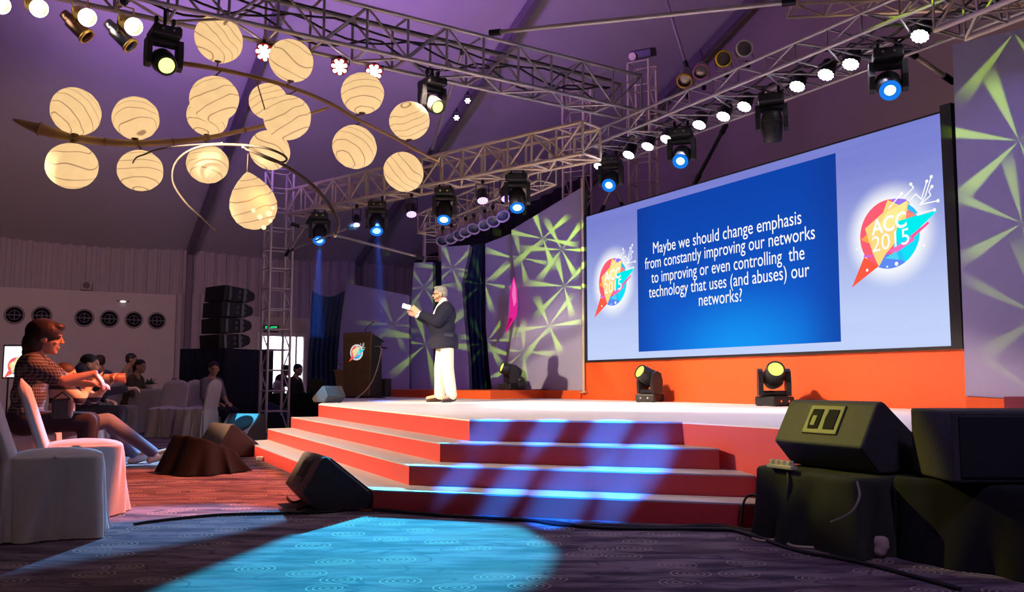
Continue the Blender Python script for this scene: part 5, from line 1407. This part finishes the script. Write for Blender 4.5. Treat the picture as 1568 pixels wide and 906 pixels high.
chair('covered chair with round back beside the man in the grey shirt', at_floor(300, 16.2), math.radians(-100), seed=6.0)
chair('covered chair at the left edge of the photo behind the checked-shirt woman', at_floor(46, 8.3), math.radians(24), seed=6.6, hgt=1.0, tilt=0.2)
tp = at_floor(243, 16.1)
t = thing('banquet_table', 'round banquet table with a pale violet cloth near the white wall', 'table', tp)
MB().lathe([(0.62, 0.735), (0.62, 0.76)], None, 48).build('top', M_wood, t)
def tc(a, b):
    th = 2 * PI * a; k = min(1, b / 0.35); f = max(0, (b - 0.35) / 0.65)
    r = 0.64 * k + f * (0.03 + 0.022 * math.sin(th * 17))
    return (r * math.cos(th), r * math.sin(th), 0.765 if b < 0.35 else 0.765 - 0.75 * f)
MB().grid(200, 20, tc).build('tablecloth', M_white, t)
t = thing('centrepiece_plant', 'small leafy plant standing on the banquet table', 'plant', tp + Vector((-0.18, -0.1, 0.768)))
MB().lathe([(0.05, 0), (0.07, 0.07), (0.066, 0.07)], None, 16).build('pot', M_part, t)
m = MB()
for k in range(22):
    a_ = random.uniform(0, 6.28); l_ = random.uniform(0.12, 0.2); e_ = random.uniform(0.3, 1.2)
    d_ = Vector((math.cos(a_) * math.cos(e_), math.sin(a_) * math.cos(e_), math.sin(e_))); s_ = d_.cross(Vector((0, 0, 1))).normalized() * 0.022
    b_ = Vector((0, 0, 0.07)); mid = b_ + d_ * l_ * 0.55
    m.add([b_, mid + s_, b_ + d_ * l_ - Vector((0, 0, 0.03)), mid - s_], [(0, 1, 2, 3)])
m.build('foliage', mat('leaf_green', (0.06, 0.12, 0.05), 0.5), t, solid=0.002)
for k, (dx, dy, lab) in enumerate([(-0.42, -0.30, 'stemmed glass at the plant\'s left on the banquet table'), (-0.30, -0.38, 'stemmed glass near the front of the banquet table'), (0.30, -0.2, 'stemmed glass at the plant\'s right on the banquet table')]):
    t = thing('water_glass', lab, 'glass', tp + Vector((dx, dy, 0.768)))
    MB().lathe([(0.035, 0), (0.035, 0.004), (0.006, 0.015), (0.006, 0.07), (0.034, 0.10), (0.040, 0.15), (0.036, 0.19), (0.034, 0.19), (0.037, 0.15), (0.03, 0.105)], None, 16, cap1=False).build('bowl', M_glass, t)

# ------------------------------------------------------------------ people
def skin_mat(name, c): return mat(name, c, 0.55, 0, 0.06, 14, 0.35)
def hand_into(m, wr, d, n, ts, L=0.18, curl=0.35, thumb_in=0.4, seg=8):
    """palm, four unequal bent fingers and a side thumb; d = finger direction, n = palm side, ts = thumb side"""
    d = Vector(d).normalized(); n = Vector(n); n = (n - d * n.dot(d)).normalized(); t = d.cross(n).normalized() * ts
    k = L / 0.18; wr = Vector(wr)
    for o in (-0.030, -0.010, 0.011, 0.031):
        m.cap([wr + d * 0.008 * k + t * o * 0.65 * k, wr + d * 0.088 * k + t * o * k], [0.017 * k, 0.0135 * k], seg)
    for o, l, sp in ((0.032, 0.070, 0.10), (0.0115, 0.079, 0.03), (-0.010, 0.074, -0.04), (-0.030, 0.060, -0.12)):
        p = wr + d * 0.090 * k + t * o * k; dd = (d + t * sp).normalized(); pts = [p]
        for j, f in enumerate((0.45, 0.32, 0.27)):
            dd = (dd * math.cos(curl * (0.7 + 0.3 * j)) + n * math.sin(curl * (0.7 + 0.3 * j))).normalized()
            p = p + dd * l * f * k; pts.append(p)
        m.cap(pts, [0.0098 * k, 0.0092 * k, 0.0085 * k, 0.0072 * k], seg)
    p = wr + d * 0.028 * k + t * 0.026 * k
    d1 = (d * 0.62 + t * 0.80 + n * thumb_in).normalized(); d2 = (d * 0.9 + t * 0.35 + n * (thumb_in + .1)).normalized()
    m.cap([p, p + d1 * 0.042 * k, p + d1 * 0.042 * k + d2 * 0.032 * k, p + d1 * 0.042 * k + d2 * 0.058 * k], [0.0155 * k, 0.0125 * k, 0.0108 * k, 0.0085 * k], seg)
def head_into(m, c, f, up, k=1.0):
    f = Vector(f).normalized(); up = Vector(up); up = (up - f * up.dot(f)).normalized(); s = up.cross(f).normalized()
    R = Matrix((f, s, up)).transposed(); P = lambda a, b, e: Vector(c) + R @ Vector((a * k, b * k, e * k))
    E = lambda a, b, e, ra, rb, re: m.ell(P(a, b, e), (ra * k, rb * k, re * k), seg=20, rings=14, rot=R)
    E(-0.012, 0, 0.030, 0.098, 0.076, 0.092)       # skull
    E(0.018, 0, -0.035, 0.072, 0.062, 0.080)       # face
    E(0.035, 0, -0.078, 0.048, 0.046, 0.040)       # jaw
    E(0.062, 0, -0.100, 0.022, 0.026, 0.018)       # chin
    E(0.078, 0, 0.028, 0.018, 0.052, 0.012)        # brow
    m.cap([P(0.086, 0, 0.012), P(0.106, 0, -0.022)], [0.010 * k, 0.014 * k], 10)    # nose
    for b in (-1, 1):
        E(0.100, b * 0.012, -0.028, 0.010, 0.009, 0.008)
        E(-0.005, b * 0.078, -0.010, 0.026, 0.012, 0.036)   # ear
        E(0.062, b * 0.034, -0.030, 0.022, 0.020, 0.018)    # cheek
    E(0.086, 0, -0.060, 0.012, 0.024, 0.007); E(0.083, 0, -0.071, 0.012, 0.021, 0.008)    # lips
    return P, R
def human(name, label, loc, rz, J, skin, clothes, hair=None, vox=0.009, group=None, hk=1.0, eyes=True, shoes=None, cat='person'):
    """J: joints in local metres (x ahead, y left, z up).  clothes: [(name, material, builder(mb), voxel, smooth)]"""
    t = thing(name, label, cat, loc, rz, group)
    m = MB()
    J = {k: (Vector(v) if not k.startswith('hand') else v) for k, v in J.items()}
    P, R = head_into(m, J['head'], J.get('face', Vector((1, 0, 0))), J.get('headup', Vector((0, 0, 1))), hk)
    neck0 = J['head'] + R @ Vector((-0.02, 0, -0.06)) * hk
    m.cap([neck0, J['neck']], [0.055, 0.062])
    m.cap([J['neck'], J['chest'], J['belly'], J['hip']], [0.07, 0.11, 0.11, 0.12])
    for s in 'LR':
        m.cap([J['chest'] + (J['sh' + s] - J['chest']) * 0.5, J['sh' + s]], [0.07, 0.055])
        m.cap([J['sh' + s], J['el' + s], J['wr' + s]], [0.050, 0.040, 0.027])
        h = J.get('hand' + s)
        if h: hand_into(m, J['wr' + s], *h)
        m.cap([J['hp' + s], J['kn' + s], J['kn' + s] * 0.62 + J['an' + s] * 0.38, J['an' + s]], [0.080, 0.054, 0.055, 0.036])
        m.cap([J['an' + s], J['an' + s] + Vector(J['toe' + s]) * 0.9], [0.035, 0.026])
    m.build('body', skin, t, remesh=vox, smooth=2)
    if eyes:
        for b in (-1, 1):
            MB().ell(P(0.084, b * 0.031, 0.004), (0.008 * hk, 0.013 * hk, 0.006 * hk), seg=10, rings=6, rot=R).build('eye', mat('eye_dark', (0.02, 0.015, 0.015), 0.3), t)
    for nm, mt, fn, vx, sm in clothes:
        q = MB(); fn(q, J); q.build(nm, mt, t, remesh=vx, smooth=sm)
    if hair:
        q = MB(); hair[1](q, P, R); q.build('hair', hair[0], t, remesh=0.008, smooth=2)
    sm_ = shoes or M_black
    for s in 'LR':
        q = MB(); a = J['an' + s]; tv = Vector(J['toe' + s]); d = tv.normalized(); fl = Vector((d.x, d.y, 0)).normalized()
        c = Vector((a.x, a.y, a.z - 0.045))
        q.cap([c - d * 0.05, c + d * 0.06 , c + d * 0.175], [0.040, 0.042, 0.034]); q.cap([a + Vector((0, 0, -0.01)), c + d * 0.04], [0.045, 0.040])
        q.build('shoe', sm_, t, remesh=0.010, smooth=2)
    return t, P, R
def trousers(wt, wk, wa, seat=0.15):
    def f(q, J):
        q.ell(J['hip'], (seat, 0.175, 0.13), seg=20, rings=12)
        for s in 'LR':
            q.cap([J['hp' + s], J['kn' + s], J['an' + s] + (J['kn' + s] - J['an' + s]).normalized() * 0.03], [wt, wk, wa], 14)
    return f
def top_(chest=(0.125, 0.185, 0.17), belly=(0.13, 0.17, 0.16), hip=(0.13, 0.17, 0.10), ru=0.066, rf=0.046, cuff=1.0, elb=1.0):
    """cuff = how far down the forearm the sleeve runs (0 = to the elbow only)"""
    def f(q, J):
        q.ell(J['chest'], chest, seg=20, rings=12); q.ell(J['belly'], belly, seg=20, rings=12); q.ell(J['hip'] + Vector((0, 0, 0.06)), hip, seg=20, rings=12)
        q.cap([J['chest'], J['belly'], J['hip']], [0.12, 0.125, 0.12])
        q.cap([J['neck'] + Vector((-0.01, 0, -0.02)), J['chest']], [0.062, 0.11])
        for s in 'LR':
            q.cap([J['neck'] * 0.4 + J['sh' + s] * 0.6, J['sh' + s]], [0.065, ru], 14)
            e = J['sh' + s] + (J['el' + s] - J['sh' + s]) * elb
            if cuff > 0: q.cap([J['sh' + s], J['el' + s], J['el' + s] + (J['wr' + s] - J['el' + s]) * cuff], [ru, ru * 0.84, rf], 14)
            else: q.cap([J['sh' + s], e], [ru, ru * 0.92], 14)
    return f
SK = skin_mat('skin_tan', (0.52, 0.29, 0.19)); SKw = skin_mat('skin_warm', (0.58, 0.35, 0.25)); SKd = skin_mat('skin_brown', (0.34, 0.18, 0.12))

# the speaker on the stage: facing screen-left, hands held out in front
J = dict(head=(0.085, 0.0, 1.615), face=(1, 0.10, -0.06), neck=(0.02, 0, 1.465), chest=(0.0, 0, 1.27), belly=(0.03, 0, 1.08), hip=(0.0, 0, 0.93),
         shL=(-0.01, 0.195, 1.40), elL=(0.13, 0.25, 1.19), wrL=(0.385, 0.145, 1.315), shR=(0.0, -0.195, 1.40), elR=(0.21, -0.24, 1.20), wrR=(0.44, -0.085, 1.305),
         handL=((0.75, -0.15, 0.60), (-0.2, -0.9, 0.1), 1, 0.185, 0.28, 0.1), handR=((0.85, 0.15, 0.38), (0.1, 0.75, 0.6), -1, 0.185, 0.45, 0.3),
         hpL=(-0.03, 0.095, 0.90), hpR=(0.03, -0.095, 0.90), knL=(-0.04, 0.105, 0.50), knR=(0.07, -0.095, 0.50), anL=(-0.10, 0.115, 0.085), anR=(0.075, -0.10, 0.085), toeL=(0.15, 0.14, -0.03), toeR=(0.2, 0.02, -0.03))
def jacket(q, J):
    q.ell((0.0, 0, 1.30), (0.165, 0.225, 0.19), seg=24, rings=14); q.ell((0.050, 0, 1.11), (0.205, 0.215, 0.20), seg=24, rings=14); q.ell((0.01, 0, 0.95), (0.190, 0.215, 0.15), seg=24, rings=14)
    q.cap([(0.03, 0, 0.95), (0.0, 0.0, 1.3)], [0.17, 0.14])
    q.lathe([(0.10, 0.795), (0.205, 0.795), (0.212, 0.84), (0.208, 0.95), (0.19, 1.02), (0.1, 1.03)], Matrix.Translation((0.012, 0, 0)) @ Matrix.Diagonal((1.0, 1.04, 1, 1)), 30)
    for s in 'LR':
        q.cap([J['neck'] * 0.45 + J['sh' + s] * 0.55 + Vector((-0.01, 0, -0.01)), J['sh' + s]], [0.080, 0.095], 14)
        e = J['el' + s]; w_ = J['wr' + s]
        q.cap([J['sh' + s], e, e + (w_ - e) * 0.80], [0.096, 0.084, 0.060], 14)
def collar(q, J):
    q.cap([J['neck'] + Vector((0.0, 0, -0.03)), J['neck'] + Vector((0.012, 0, 0.045))], [0.074, 0.066], 16)
    q.cap([(0.075, 0.0, 1.44), (0.150, 0.0, 1.33), (0.190, 0, 1.22)], [0.052, 0.036, 0.016], 12)
    for s in 'LR':
        e = J['el' + s]; w_ = J['wr' + s]; d = (w_ - e)
        q.cap([e + d * 0.74, e + d * 0.94], [0.045, 0.043], 14)
def short_hair(q, P, R):
    q.ell(P(-0.022, 0, 0.048), (0.102, 0.083, 0.082), seg=20, rings=12, rot=R)
    q.ell(P(-0.055, 0, 0.0), (0.066, 0.079, 0.07), seg=20, rings=12, rot=R)
    q.ell(P(0.035, 0.01, 0.098), (0.055, 0.062, 0.028), seg=16, rings=10, rot=R)
man_p = at(681, 614.5, 13.25); man_p.z = ZD + 0.002
man, P, R = human('person', 'man in navy blazer and cream trousers standing on the stage, hands held out', man_p, math.radians(184), J, SKw,
      [('shirt', mat('shirt_white', (0.82, 0.82, 0.86), 0.8), collar, 0.010, 2), ('blazer', mat('navy_blazer', (0.016, 0.016, 0.034), 0.85, 0, 0.12, 20, 0.2), jacket, 0.012, 3),
       ('trousers', mat('cream_trousers', (0.80, 0.72, 0.55), 0.85, 0, 0.05, 12), lambda q, J: (q.ell((0.01, 0, 0.88), (0.160, 0.170, 0.10), seg=20, rings=12), [q.cap([J['hp' + s], J['kn' + s], J['an' + s] + Vector((0, 0, 0.02))], [0.100, 0.094, 0.082], 14) for s in 'LR']), 0.012, 2)],
      hair=(mat('grey_hair', (0.26, 0.25, 0.25), 0.75, 0, 0.3, 40), short_hair), vox=0.0065, shoes=mat('brown_leather', (0.030, 0.011, 0.008), 0.4))
m = MB()
for s in (-1, 1):
    m.poly([P(0.098, s * (0.033 + 0.019 * math.cos(a)), 0.004 + 0.015 * math.sin(a)) for a in [2 * PI * i / 14 for i in range(14)]], 0.0026, 6, closed=True)
    m.tube(P(0.094, s * 0.052, 0.010), P(-0.005, s * 0.082, 0.008), 0.0028, seg=6)
m.tube(P(0.100, 0.012, 0.008), P(0.100, -0.012, 0.008), 0.0028, seg=6)
m.build('glasses', mat('frame_dark', (0.05, 0.035, 0.03), 0.3), man)
m = MB(); m.poly([P(-0.005, 0.085, -0.01), P(0.04, 0.082, -0.05), P(0.085, 0.05, -0.075), P(0.098, 0.03, -0.078)], 0.004, 6); m.ell(P(0.10, 0.028, -0.078), (0.012, 0.01, 0.01), seg=10, rings=6); m.build('headset_microphone', M_black, man)
m = MB(); m.box((0, 0, 0), (0.13, 0.012, 0.045), Matrix.Translation((-0.05, 0.216, 0.985)) @ Matrix.Rotation(-0.12, 4, 'Y')); m.build('pocket_flap', mat('navy_blazer_flap', (0.020, 0.021, 0.048), 0.8), man)
t = thing('folded_paper', 'folded white paper held in the speaker\'s hands', 'paper', man.matrix_basis @ Vector((0, 0, 0)) + Vector((0, 0, 0)))
hp = Matrix.LocRotScale(man.location, man.rotation_euler, None) @ Vector((0.585, -0.02, 1.425)); t.location = hp; t.rotation_euler = (0.3, -0.5, math.radians(184))
MB().box((0, 0, 0), (0.13, 0.02, 0.075), Matrix.Rotation(0.25, 4, 'Y'), bev=0.006).build('sheet', mat('paper_white', (0.85, 0.85, 0.9), 0.7), t)
MB().box((0.0, -0.012, 0.005), (0.05, 0.006, 0.03)).build('dark_print', mat('print_grey', (0.25, 0.27, 0.32), 0.7), t)

def sit(lean=0.05, seatz=0.50, arms=None, head=None, face=(1, 0, -0.05), kneex=0.46, spread=0.10, ankx=0.44, ankz=0.085, H=1.0, toes=(0.2, 0.02, -0.02)):
    z0 = seatz + 0.08
    d = dict(hip=(0, 0, z0), belly=(lean * 0.4, 0, z0 + 0.19), chest=(lean * 0.9, 0, z0 + 0.38), neck=(lean * 1.25, 0, z0 + 0.545), head=head or (lean * 1.5 + 0.05, 0, z0 + 0.70), face=face,
             shL=(lean * 1.1, 0.175, z0 + 0.475), shR=(lean * 1.1, -0.175, z0 + 0.475), hpL=(0.03, 0.09, z0 - 0.02), hpR=(0.03, -0.09, z0 - 0.02),
             knL=(kneex, spread, z0 - 0.02), knR=(kneex, -spread, z0 - 0.02), anL=(ankx, spread, ankz), anR=(ankx, -spread, ankz), toeL=toes, toeR=(toes[0], -toes[1], toes[2]),
             elL=(lean + 0.06, 0.23, z0 + 0.22), elR=(lean + 0.06, -0.23, z0 + 0.22), wrL=(0.27, 0.12, z0 + 0.12), wrR=(0.27, -0.12, z0 + 0.12),
             handL=((1, -0.4, -0.2), (0, 0, -1), -1, 0.175, 0.4, 0.2), handR=((1, 0.4, -0.2), (0, 0, -1), 1, 0.175, 0.4, 0.2))
    if arms: d.update(arms)
    return d
def check_mat():
    m = bpy.data.materials.new('checked_shirt'); m.use_nodes = True
    nt = m.node_tree; x = NX(nt); b = nt.nodes['Principled BSDF']; c = x.xyz(x.coord())
    g = lambda s, f: x.ss(x.m('ABSOLUTE', x.m('SUBTRACT', x.m('FRACT', x.m('MULTIPLY', s, f)), 0.5)), 0.12, 0.24)
    k = x.m('ADD', x.m('MULTIPLY', g(c[2], 38), 0.5), x.m('MULTIPLY', g(x.m('ADD', c[0], c[1]), 34), 0.5))
    nt.links.new(x.mix(k, (0.22, 0.21, 0.20), (0.025, 0.022, 0.036)), b.inputs['Base Color']); b.inputs['Roughness'].default_value = 0.9
    return m
def stripe_mat():
    m = bpy.data.materials.new('striped_shirt'); m.use_nodes = True
    nt = m.node_tree; x = NX(nt); b = nt.nodes['Principled BSDF']; c = x.xyz(x.coord())
    k = x.m('GREATER_THAN', x.m('FRACT', x.m('MULTIPLY', c[2], 7.0)), 0.62)
    nt.links.new(x.mix(k, (0.52, 0.48, 0.50), (0.03, 0.03, 0.08)), b.inputs['Base Color']); b.inputs['Roughness'].default_value = 0.9
    return m
def bob_hair(q, P, R):
    q.ell(P(-0.030, 0, 0.040), (0.140, 0.116, 0.112), seg=20, rings=12, rot=R)
    q.ell(P(-0.078, 0, -0.05), (0.092, 0.104, 0.115), seg=20, rings=12, rot=R)
    for s in (-1, 1): q.ell(P(-0.030, s * 0.074, -0.055 if s > 0 else 0.02), (0.055, 0.028, 0.085 if s > 0 else 0.05), seg=16, rings=10, rot=R)
    q.ell(P(0.048, 0.0, 0.088), (0.068, 0.072, 0.038), seg=16, rings=10, rot=R)
    q.ell(P(-0.11, 0, -0.12), (0.045, 0.06, 0.05), seg=14, rings=8, rot=R)
def crop_hair(q, P, R):
    q.ell(P(-0.022, 0, 0.046), (0.103, 0.084, 0.084), seg=20, rings=12, rot=R)
    q.ell(P(-0.050, 0, 0.0), (0.068, 0.080, 0.07), seg=20, rings=12, rot=R)
def pony_hair(q, P, R):
    crop_hair(q, P, R); q.ell(P(-0.10, 0, -0.02), (0.06, 0.07, 0.09), seg=16, rings=10, rot=R); q.cap([P(-0.11, 0, -0.04), P(-0.13, 0, -0.16), P(-0.12, 0, -0.25)], [0.045, 0.04, 0.02])
RZ = math.radians
# woman in the checked shirt, arm stretched out over her knees
Jw = sit(0.03, 0.50, arms=dict(shR=(0.06, -0.185, 0.985), elR=(0.28, -0.24, 0.885), wrR=(0.50, -0.16, 0.945), handR=((0.65, 0.0, -0.8), (-0.7, 0.2, -0.5), 1, 0.175, 0.35, 0.3),
                              elL=(0.25, 0.22, 0.88), wrL=(0.46, 0.10, 0.86), handL=((1, -0.3, 0.0), (0, 0, -1), -1, 0.175, 0.5, 0.2)), head=(0.125, 0, 1.235), face=(1, -0.05, -0.12))
human('person', 'woman with brown bobbed hair in a checked shirt seated in profile, arm stretched out', at_floor(36, 7.1), RZ(20), Jw, SK,
      [('checked_shirt', check_mat(), top_(ru=0.074, cuff=0, elb=0.72), 0.010, 3), ('trousers', mat('dark_trousers', (0.03, 0.025, 0.035), 0.9), trousers(0.095, 0.075, 0.055), 0.012, 3)],
      hair=(mat('auburn_hair', (0.022, 0.010, 0.008), 0.5, 0, 0.35, 30), bob_hair), vox=0.007, hk=1.10)
t = thing('camera_bag', 'small dark bag in the checked-shirt woman\'s lap', 'bag', at_floor(92, 6.75) + Vector((0, 0, 0.60)), RZ(20))
MB().box((0, 0, 0.08), (0.14, 0.12, 0.16), bev=0.025).build('pouch', M_tolex, t); MB().poly([(-0.06, -0.05, 0.15), (0.0, -0.06, 0.20), (0.06, -0.05, 0.15)], 0.008, 6).build('strap_or_shadow_band', M_black, t)
# photographer with the long lens
Jp = sit(-0.02, 0.34, arms=dict(elR=(0.20, -0.25, 0.70), wrR=(0.30, -0.07, 0.885), handR=((0.8, 0.5, 0.15), (0.2, 0.8, 0.4), 1, 0.18, 0.9, 0.3), elL=(0.28, 0.20, 0.70), wrL=(0.44, 0.05, 0.865), handL=((0.6, -0.6, 0.35), (0.2, -0.5, 0.7), -1, 0.18, 0.9, 0.3)),
         head=(0.02, 0.0, 0.955), face=(1, 0.0, -0.1), kneex=0.47, ankx=0.88, ankz=0.10, toes=(0.19, -0.06, 0.05))
Jp['knR'] = (0.47, -0.11, 0.47); Jp['anR'] = (0.93, -0.13, 0.115); Jp['knL'] = (0.42, 0.12, 0.47); Jp['anL'] = (0.72, 0.14, 0.085)
pp = at_floor(92, 9.35); prz = RZ(18)
human('person', 'photographer in striped shirt, jeans and white sneakers seated aiming a long lens', pp, prz, Jp, SKw,
      [('striped_shirt', stripe_mat(), top_(ru=0.068, rf=0.046, cuff=0.25), 0.010, 3), ('jeans', mat('blue_jeans', (0.16, 0.18, 0.30), 0.9, 0, 0.15, 12), trousers(0.098, 0.078, 0.062), 0.012, 3)],
      hair=(mat('dark_brown_hair', (0.04, 0.018, 0.012), 0.6, 0, 0.3, 30), crop_hair), vox=0.008, shoes=mat('white_sneaker', (0.80, 0.76, 0.74), 0.6))
PM = Matrix.Translation(pp) @ Matrix.Rotation(prz, 4, 'Z')
t = thing('camera_with_lens', 'camera with a long tele lens and hood held up by the photographer', 'camera', PM @ Vector((0.20, 0, 0.92)), prz)
MB().box((0.0, 0, 0.0), (0.07, 0.14, 0.10), bev=0.012).build('camera_body', M_black, t); MB().box((0.0, 0, 0.06), (0.06, 0.06, 0.04), bev=0.01).build('viewfinder', M_black, t)
MB().lathe([(0.038, 0.03), (0.042, 0.05), (0.042, 0.16), (0.046, 0.17), (0.046, 0.24), (0.042, 0.25)], Matrix.Rotation(PI / 2, 4, 'Y'), 24).build('lens_barrel', mat('lens_grey', (0.25, 0.22, 0.22), 0.4), t)
MB().lathe([(0.044, 0.24), (0.052, 0.26), (0.056, 0.40), (0.050, 0.40), (0.045, 0.28)], Matrix.Rotation(PI / 2, 4, 'Y'), 24, cap1=False).build('lens_hood', mat('hood_red_lit', (0.20, 0.09, 0.08), 0.4), t)  # dark hood with the red light put into its colour
MB().lathe([(0.0485, 0.175), (0.0485, 0.185)], Matrix.Rotation(PI / 2, 4, 'Y'), 24).build('focus_ring', M_black, t)
# person beyond him, mostly hidden, one fist out
Jx = sit(0.02, 0.46, arms=dict(elR=(0.30, -0.18, 0.76), wrR=(0.56, -0.10, 0.80), handR=((1, 0.1, 0.1), (0, 0.3, -1), 1, 0.175, 1.1, 0.4)), head=(0.10, 0, 1.09))
human('person', 'person in dark clothes behind the photographer holding one fist forward', at_floor(118, 10.6), RZ(12), Jx, SKw, [('dark_top', mat('dark_top', (0.03, 0.025, 0.04), 0.9), top_(cuff=0.85), 0.012, 3), ('trousers', mat('dark_trousers', (0.03, 0.025, 0.035), 0.9), trousers(0.095, 0.075, 0.055), 0.014, 2)],
      hair=(mat('black_hair', (0.012, 0.010, 0.012), 0.5), crop_hair), vox=0.011)
# audience round the table
Ja = sit(0.10, 0.38, face=(0.95, -0.3, -0.05)); 
human('person', 'woman in an olive top with tied back hair seated at the banquet table', at_floor(193, 15.7), RZ(-4), Ja, SK, [('olive_top', mat('olive_knit', (0.11, 0.085, 0.050), 0.95), top_(cuff=0.2), 0.012, 3), ('shorts', mat('black_shorts', (0.02, 0.018, 0.02), 0.9), lambda q, J: (q.ell(J['hip'], (0.15, 0.18, 0.12)), [q.cap([J['hp' + s], J['hp' + s] * 0.35 + J['kn' + s] * 0.65], [0.092, 0.085]) for s in 'LR']), 0.014, 2)],
      hair=(mat('black_hair', (0.012, 0.010, 0.012), 0.5), pony_hair), vox=0.010)
Jb = sit(0.05, 0.47)
human('person', 'man with short black hair in a tan shirt seated behind the woman in olive', at_floor(185, 16.6) + Vector((0, 0, 0.05)), RZ(10), Jb, SKd, [('tan_shirt', mat('tan_shirt', (0.26, 0.19, 0.11), 0.9), top_(cuff=0.2), 0.014, 3), ('trousers', mat('dark_trousers', (0.03, 0.025, 0.035), 0.9), trousers(0.095, 0.075, 0.055), 0.014, 2)], hair=(mat('black_hair', (0.012, 0.010, 0.012), 0.5), crop_hair), vox=0.012)
human('person', 'person in a blue shirt seated beyond the long camera lens', at_floor(151, 15.6), RZ(150), sit(0.04, 0.46), SKd, [('blue_shirt', mat('blue_shirt', (0.05, 0.07, 0.16), 0.9), top_(cuff=0.2), 0.014, 3), ('trousers', mat('dark_trousers', (0.03, 0.025, 0.035), 0.9), trousers(0.095, 0.075, 0.055), 0.014, 2)], hair=(mat('dark_brown_hair', (0.04, 0.018, 0.012), 0.6), crop_hair), vox=0.012)
Jg = sit(0.0, 0.33, face=(0.8, -0.5, -0.08))
human('person', 'man in a grey shirt seated before the black speaker box, hands in his lap', at_floor(320, 15.25), RZ(-28), Jg, SK, [('grey_shirt', mat('grey_shirt', (0.20, 0.18, 0.21), 0.9), top_(cuff=0.15), 0.012, 3), ('trousers', mat('navy_trousers', (0.02, 0.02, 0.04), 0.9), trousers(0.098, 0.075, 0.058), 0.014, 2)], hair=(mat('black_hair', (0.012, 0.010, 0.012), 0.5), crop_hair), vox=0.010)
Jm = sit(0.05, 0.36, face=(0.9, -0.3, -0.1))
human('person', 'man in a black suit seated behind the black table against the bright doorway', at_floor(445, 18.5) + Vector((0, 0, 0.0)), RZ(-10), Jm, SK, [('black_suit', mat('suit_black', (0.015, 0.015, 0.02), 0.85), top_(ru=0.078, rf=0.055), 0.012, 3), ('trousers', mat('dark_trousers', (0.03, 0.025, 0.035), 0.9), trousers(0.1, 0.08, 0.06), 0.014, 2)], hair=(mat('black_hair', (0.012, 0.010, 0.012), 0.5), crop_hair), vox=0.010)
Js = dict(J); Js = dict(head=(0.12, 0, 1.42), face=(1, 0, -0.3), neck=(0.04, 0, 1.28), chest=(-0.02, 0, 1.12), belly=(-0.05, 0, 0.98), hip=(-0.06, 0, 0.86), shL=(0, .18, 1.22), shR=(0, -.18, 1.22), elL=(0.12, .24, 1.0), elR=(0.14, -.24, 1.0), wrL=(0.32, .12, 1.0), wrR=(0.34, -.1, 1.05),
          handL=((1, 0, 0), (0, 0, -1), -1, 0.175, 0.4, 0.2), handR=((1, 0, 0.2), (0, 0, -1), 1, 0.175, 0.4, 0.2), hpL=(-0.05, .09, .84), hpR=(-0.05, -.09, .84), knL=(0.02, .1, .47), knR=(0.02, -.1, .47), anL=(-0.05, .1, .085), anR=(-0.05, -.1, .085), toeL=(.2, .02, -.02), toeR=(.2, -.02, -.02))
for k_ in list(Js):
    if k_[:4] not in ('face', 'hand') and k_[:3] != 'toe': Js[k_] = (Js[k_][0], Js[k_][1], Js[k_][2] * 0.82 if k_[:2] != 'an' else Js[k_][2])

human('person', 'dark silhouetted person bent forward in the bright doorway', at_floor(428, 21.0), RZ(-5), Js, SKd, [('dark_jacket', mat('suit_black', (0.015, 0.015, 0.02), 0.85), top_(), 0.014, 3), ('trousers', mat('dark_trousers', (0.03, 0.025, 0.035), 0.9), trousers(0.1, 0.08, 0.06), 0.014, 2)], hair=(mat('black_hair', (0.012, 0.010, 0.012), 0.5), crop_hair), vox=0.012)
for lab, px, D, rz_ in (('covered chair under the man in the grey shirt', 317, 15.25, -28), ('covered chair under the man in the tan shirt', 185, 16.6, 10), ('covered chair under the person in the blue shirt', 151, 15.6, 150), ('covered chair of the person in dark clothes behind the photographer', 128, 10.6, 12), ('covered chair of the man in the black suit', 445, 18.5, -10)):
    chair(lab, at_floor(px, D), RZ(rz_), seed=px * 0.1)

# ------------------------------------------------------------------ thin stage haze catching the two deep blue beams
def haze_mat():
    m = bpy.data.materials.new('stage_haze'); m.use_nodes = True
    nt = m.node_tree; nt.nodes.remove(nt.nodes['Principled BSDF'])
    v = nt.nodes.new('ShaderNodeVolumeScatter'); v.inputs['Color'].default_value = (0.9, 0.9, 1.0, 1); v.inputs['Density'].default_value = 0.045
    nt.links.new(v.outputs[0], nt.nodes['Material Output'].inputs['Volume'])
    return m
m = MB(); m.box((-2.75, 14.75, 2.70), (2.2, 2.0, 2.1), bev=0.3)
o = m.build('stage_haze', haze_mat()); tag(o, 'thin haze showing two blue light beams under the side truss', 'haze', None, 'stuff')
